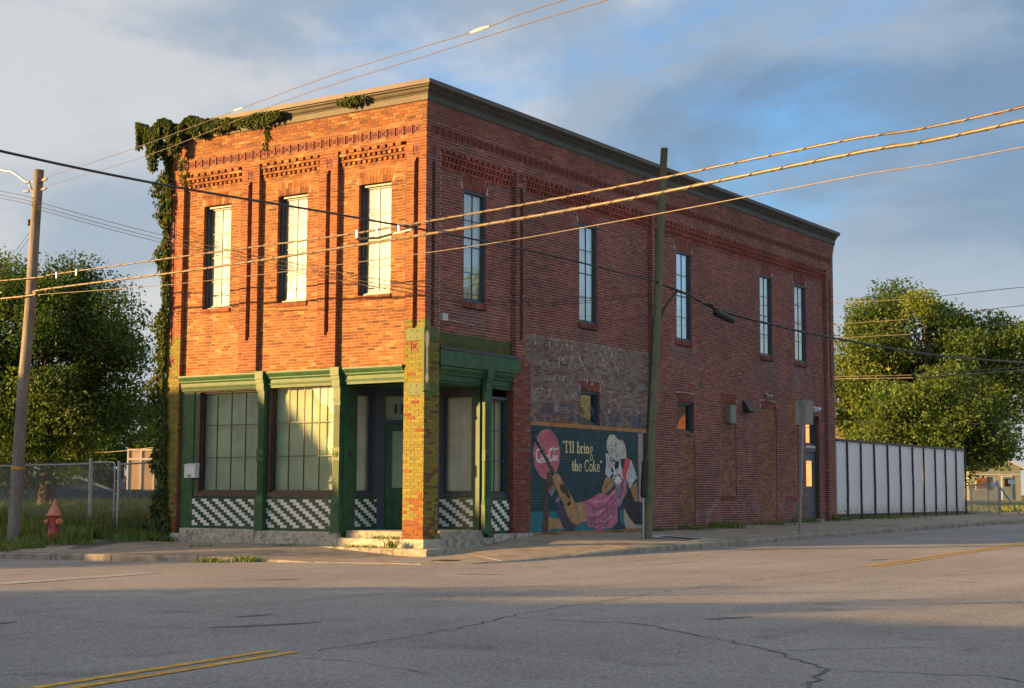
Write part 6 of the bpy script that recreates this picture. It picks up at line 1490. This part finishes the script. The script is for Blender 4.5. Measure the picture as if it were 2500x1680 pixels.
tree('broadleaf_tree', (23.5, 33.5, .3), 12.5, [(0, 0, 8.2, 3.4, 3.4, 3.8), (1.5, 1.2, 5.8, 2.6, 2.6, 2.2)], 9000, .3, G1, 'tree across the side street beyond the right edge of the picture', 7, nclump=60)
tree('broadleaf_tree', (-29, -9, .0), 6, [(0, 0, 4.3, 2.6, 2.6, 2.0)], 6000, .25, G1, 'tree across the front street beyond the left edge of the picture', 8, nclump=40)

tree('shrub_tree', (-23.2, -26.4, .0), 3.4, [(0, 0, 2.1, 2.0, 2.0, 1.4)], 5000, .2, G1, 'unseen shrub added beyond the left edge to shade the kerb', 9, nclump=30, tr=.08)  # unseen shrub, added so that its shadow covers the kerb at left
for k, (x, y, h) in enumerate(((-7.6, -26.0, 3.1), (-3.0, -26.4, 2.9), (2.5, -26.2, 3.3), (7.5, -26.5, 2.8))): tree('shrub_tree', (x, y, -.1), h, [(0, 0, h*.62, 1.5, 1.2, h*.36)], 1700, .2, G1, '%s unseen shrub added behind the viewer to break up the shadow edge' % ('first', 'second', 'third', 'fourth')[k], 20+k, nclump=22, tr=.06)  # unseen shrubs, added to make the road's shadow edge irregular
tree('shrub_tree', (-42.3, 21.6, .3), 3, [(0, 0, 1.9, 3.2, 2.2, 1.9), (-3, -2, 2.0, 2.5, 2, 2.2), (1.8, 1.4, 1.5, 1.6, 1.4, 1.4)], 16000, .2, [(.05, .085, .024), (.065, .10, .028)], 'dark bushes growing over the left end of the board fence', 10, nclump=60, tr=.07)
rv = random.Random(17)
IC = [(.060, .11, .025), (.08, .135, .03), (.10, .145, .034), (.045, .08, .022), (.14, .16, .04)]
def ivyleaf(mb, c, out, s):
    k = rv.uniform(.7, 1.35); col = tuple(x*k for x in rv.choice(IC))
    if rv.random() < .02: col = (.25, .10, .03)
    n_ = (out+Vector((rv.gauss(0, .55), rv.gauss(0, .55), rv.gauss(.15, .5)))).normalized(); dn = Vector((rv.gauss(0, .35), rv.gauss(0, .35), -1)); a = (dn-n_*dn.dot(n_)).normalized(); b = n_.cross(a)
    mb.poly([c, c+a*s*.4+b*s*.42+n_*.02, c+a*s*1.05-n_*s*.15, c+a*s*.4-b*s*.42+n_*.02], 0, col)
iv = thing('ivy', (-8.1, .2, .1), 'thick green ivy climbing the left corner of the building up to the cornice', 'ivy')
mb = MB()
def ivywidth(z):       # how far it stands out to the left of the wall
    return .34+.20*sin(z*1.7+.4)*.5+.16*sin(z*3.9)+.10*sin(z*7.3)+(.20 if z > 8.6 else 0)+(.12 if 2.2 < z < 4.2 else 0)
for _ in range(15000):
    z = rv.uniform(.15, 10.15); w = max(.08, ivywidth(z)-.08); q = rv.random()
    x = -7.95-w*rv.random()**.8; y = rv.uniform(-.02, .9); 
    o_ = Vector((-.7, -.75, .1))
    if q < .25: x = -7.95-w*rv.uniform(.6, 1.1); 
    ivyleaf(mb, Vector((x, y-.12*rv.random(), z)), o_, rv.uniform(.06, .135))
for _ in range(2600):  # over the front of the left pier
    z = rv.choice([rv.uniform(.2, 2.9), rv.uniform(8.6, 10.1), rv.uniform(3, 8.5)]); lim = .05+.10*max(0, sin(z*2.3+1))+(.22*max(0, 1-z/2.9)**.5 if z < 2.9 else 0)
    ivyleaf(mb, Vector((-7.98+lim*rv.random(), -.03-.05*rv.random(), z)), Vector((0, -1, .1)), rv.uniform(.08, .14))
for _ in range(6500):  # mass at the top corner, hanging over the frieze
    u = rv.random()**1.35; x = -8.72+2.35*u; hang = (1.35-1.05*u)*rv.random()**1.6*(.55+.45*sin(x*9)); ztop = 10.28-.05*u+.08*sin(x*7)
    ivyleaf(mb, Vector((x, -.12-.20*rv.random()-(.12 if u < .5 else 0), ztop-hang)), Vector((-.1, -1, .25)), rv.uniform(.06, .13))
for x0, x1, n_, zc, hg in ((-6.6, -5.6, 900, 10.06, .16), (-5.5, -4.05, 1000, 10.02, .16), (-2.4, -1.55, 200, 10.02, .08), (-7.2, -4.2, 260, 9.97, .05)):
    for _ in range(n_):
        x = rv.uniform(x0, x1); e = sin(pi*(x-x0)/(x1-x0))**.5; ivyleaf(mb, Vector((x, -.18-.12*rv.random(), zc+.10*e*rv.uniform(-1, 1)-hg*e*rv.random()**2)), Vector((0, -1, .2)), rv.uniform(.045, .095))
for x0, zt, zb2 in ((-4.75, 9.85, 9.25), (-4.7, 9.8, 9.5), (-7.4, 9.5, 8.6), (-7.55, 9.4, 8.75)):
    for _ in range(45): z = rv.uniform(zb2, zt); ivyleaf(mb, Vector((x0+rv.gauss(0, .035)+.03*sin(z*8), -.04, z)), Vector((0, -1, .1)), rv.uniform(.05, .09))
mb.build('foliage', 'leaf', iv)
mb = MB()
for k in range(7):
    y0 = rv.uniform(.0, .6); mb.tube([(-7.99-.05*(i % 2)-.02*k+rv.uniform(-.03, .03), y0+rv.uniform(-.05, .05), .1+i*1.0) for i in range(11)], [.03-.002*i for i in range(11)], 5)
mb.build('stem', 'bark', iv)

# grass: blades as one mass; taller tufts along the fence
rgs = random.Random(30)
GC = [(.12, .20, .04), (.16, .22, .045), (.09, .16, .034), (.22, .25, .055), (.24, .24, .085)]
def blade(mb, x, y, z, h, w=.011, cols=GC, lean=.35):
    a = rgs.uniform(0, 2*pi); dx, dy = cos(a)*w, sin(a)*w; lx, ly = rgs.gauss(0, lean)*h, rgs.gauss(0, lean)*h; k = rgs.uniform(.7, 1.3); c = tuple(v*k for v in rgs.choice(cols))
    mb.poly([(x-dx, y-dy, z), (x+dx, y+dy, z), (x+lx*.4+dx*.7, y+ly*.4+dy*.7, z+h*.6), (x+lx*.4-dx*.7, y+ly*.4-dy*.7, z+h*.6)], 0, c)
    mb.poly([(x+lx*.4-dx*.7, y+ly*.4-dy*.7, z+h*.6), (x+lx*.4+dx*.7, y+ly*.4+dy*.7, z+h*.6), (x+lx, y+ly, z+h*.95)], 0, c)
mb = MB()
n_ = 0
while n_ < 34000:
    x = -8.0-14*rgs.random()**1.2; y = rgs.uniform(-3.8, 6)
    if y < -.1 and x > -9.2+.5*sin(y*3): continue
    k = .5+.5*sin(x*1.7+y*.9)*sin(y*2.1-x*.6); h = (.16+.14*k)*rgs.uniform(.5, 1.3) if y < -.4 else (.32+.3*k)*rgs.uniform(.5, 1.3)
    blade(mb, x, y, zl(x, y)-.01, h, .014 if y < 0 else .018); n_ += 1
g_ = mb.build('grass', 'grass'); g_['kind'] = 'stuff'; tag(g_, 'unmown grass on the lot left of the building', 'grass')
mb = MB()
for _ in range(9000):
    x = rgs.uniform(-48, -22); y = rgs.uniform(5, 26)
    if (x+44)*(-.553)+(y-15.9)*.833 > 0: continue
    blade(mb, x, y, zl(x, y)-.02, rgs.uniform(.25, .6), .03)
g_ = mb.build('grass', 'grass'); g_['kind'] = 'stuff'; tag(g_, 'tall grass in front of the board fence', 'grass')
mb = MB()
def tuft(x, y, z, n, r, h):
    for _ in range(n): blade(mb, x+rgs.gauss(0, r), y+rgs.gauss(0, r*.6), z, h*rgs.uniform(.5, 1.2), .012, GC[:3], .6)
for (x, y, z, n, r, h) in [(-9.4, -3.9, -.2, 160, .25, .16), (-10.6, -3.95, -.22, 160, .5, .14), (-12.5, -3.95, -.26, 200, .8, .13), (-2.15, -4.1, -.2, 130, .18, .11), (-1.55, -3.75, -.17, 150, .16, .13), (-8.2, -.25, .1, 260, .3, .2), (-9.0, -.25, .1, 300, .35, .22), (-9.5, -.3, .1, 200, .3, .22), (-7.6, -.2, .0, 120, .15, .14), (-8.3, -.8, .02, 260, .35, .2), (-8.9, -1.9, -.04, 260, .35, .2), (-9.3, -2.9, -.12, 260, .3, .18),
    (-3.35, -.5, .0, 90, .25, .06), (-1.5, -.2, .02, 120, .35, .06), (-1.0, .05, .2, 90, .22, .08), (-.6, -.3, .02, 60, .06, .2), (-5.0, -1.6, -.02, 60, .2, .05), (.2, 12.1, .2, 160, .3, .14), (.15, 10.2, .2, 90, .2, .12), (.15, 14.0, .2, 260, .4, .22), (.15, 17.2, .24, 160, .35, .16), (.1, 19.9, .27, 140, .3, .18), (.15, 20.9, .28, 60, .1, .18), (.15, 22.9, .3, 90, .2, .25), (.1, 26.2, .3, 200, .6, .18), (.1, 28.3, .32, 200, .6, .15), (.02, 5.0, .22, 60, .15, .06), (.05, 8.2, .2, 90, .4, .08)]: tuft(x, y, z, n, r, h)
g_ = mb.build('weeds', 'grass'); g_['kind'] = 'stuff'; tag(g_, 'small weeds along the kerb and foot of the walls', 'weeds')
mb = MB()
for _ in range(7000):
    x = rgs.uniform(-9, .0); y = rgs.uniform(37.5, 60); blade(mb, x, y, zb_(x, y)-.01, rgs.uniform(.05, .2), .03)
g_ = mb.build('grass', 'grass'); g_['kind'] = 'stuff'; tag(g_, 'sunlit grass beyond the end of the white panel fence', 'grass')
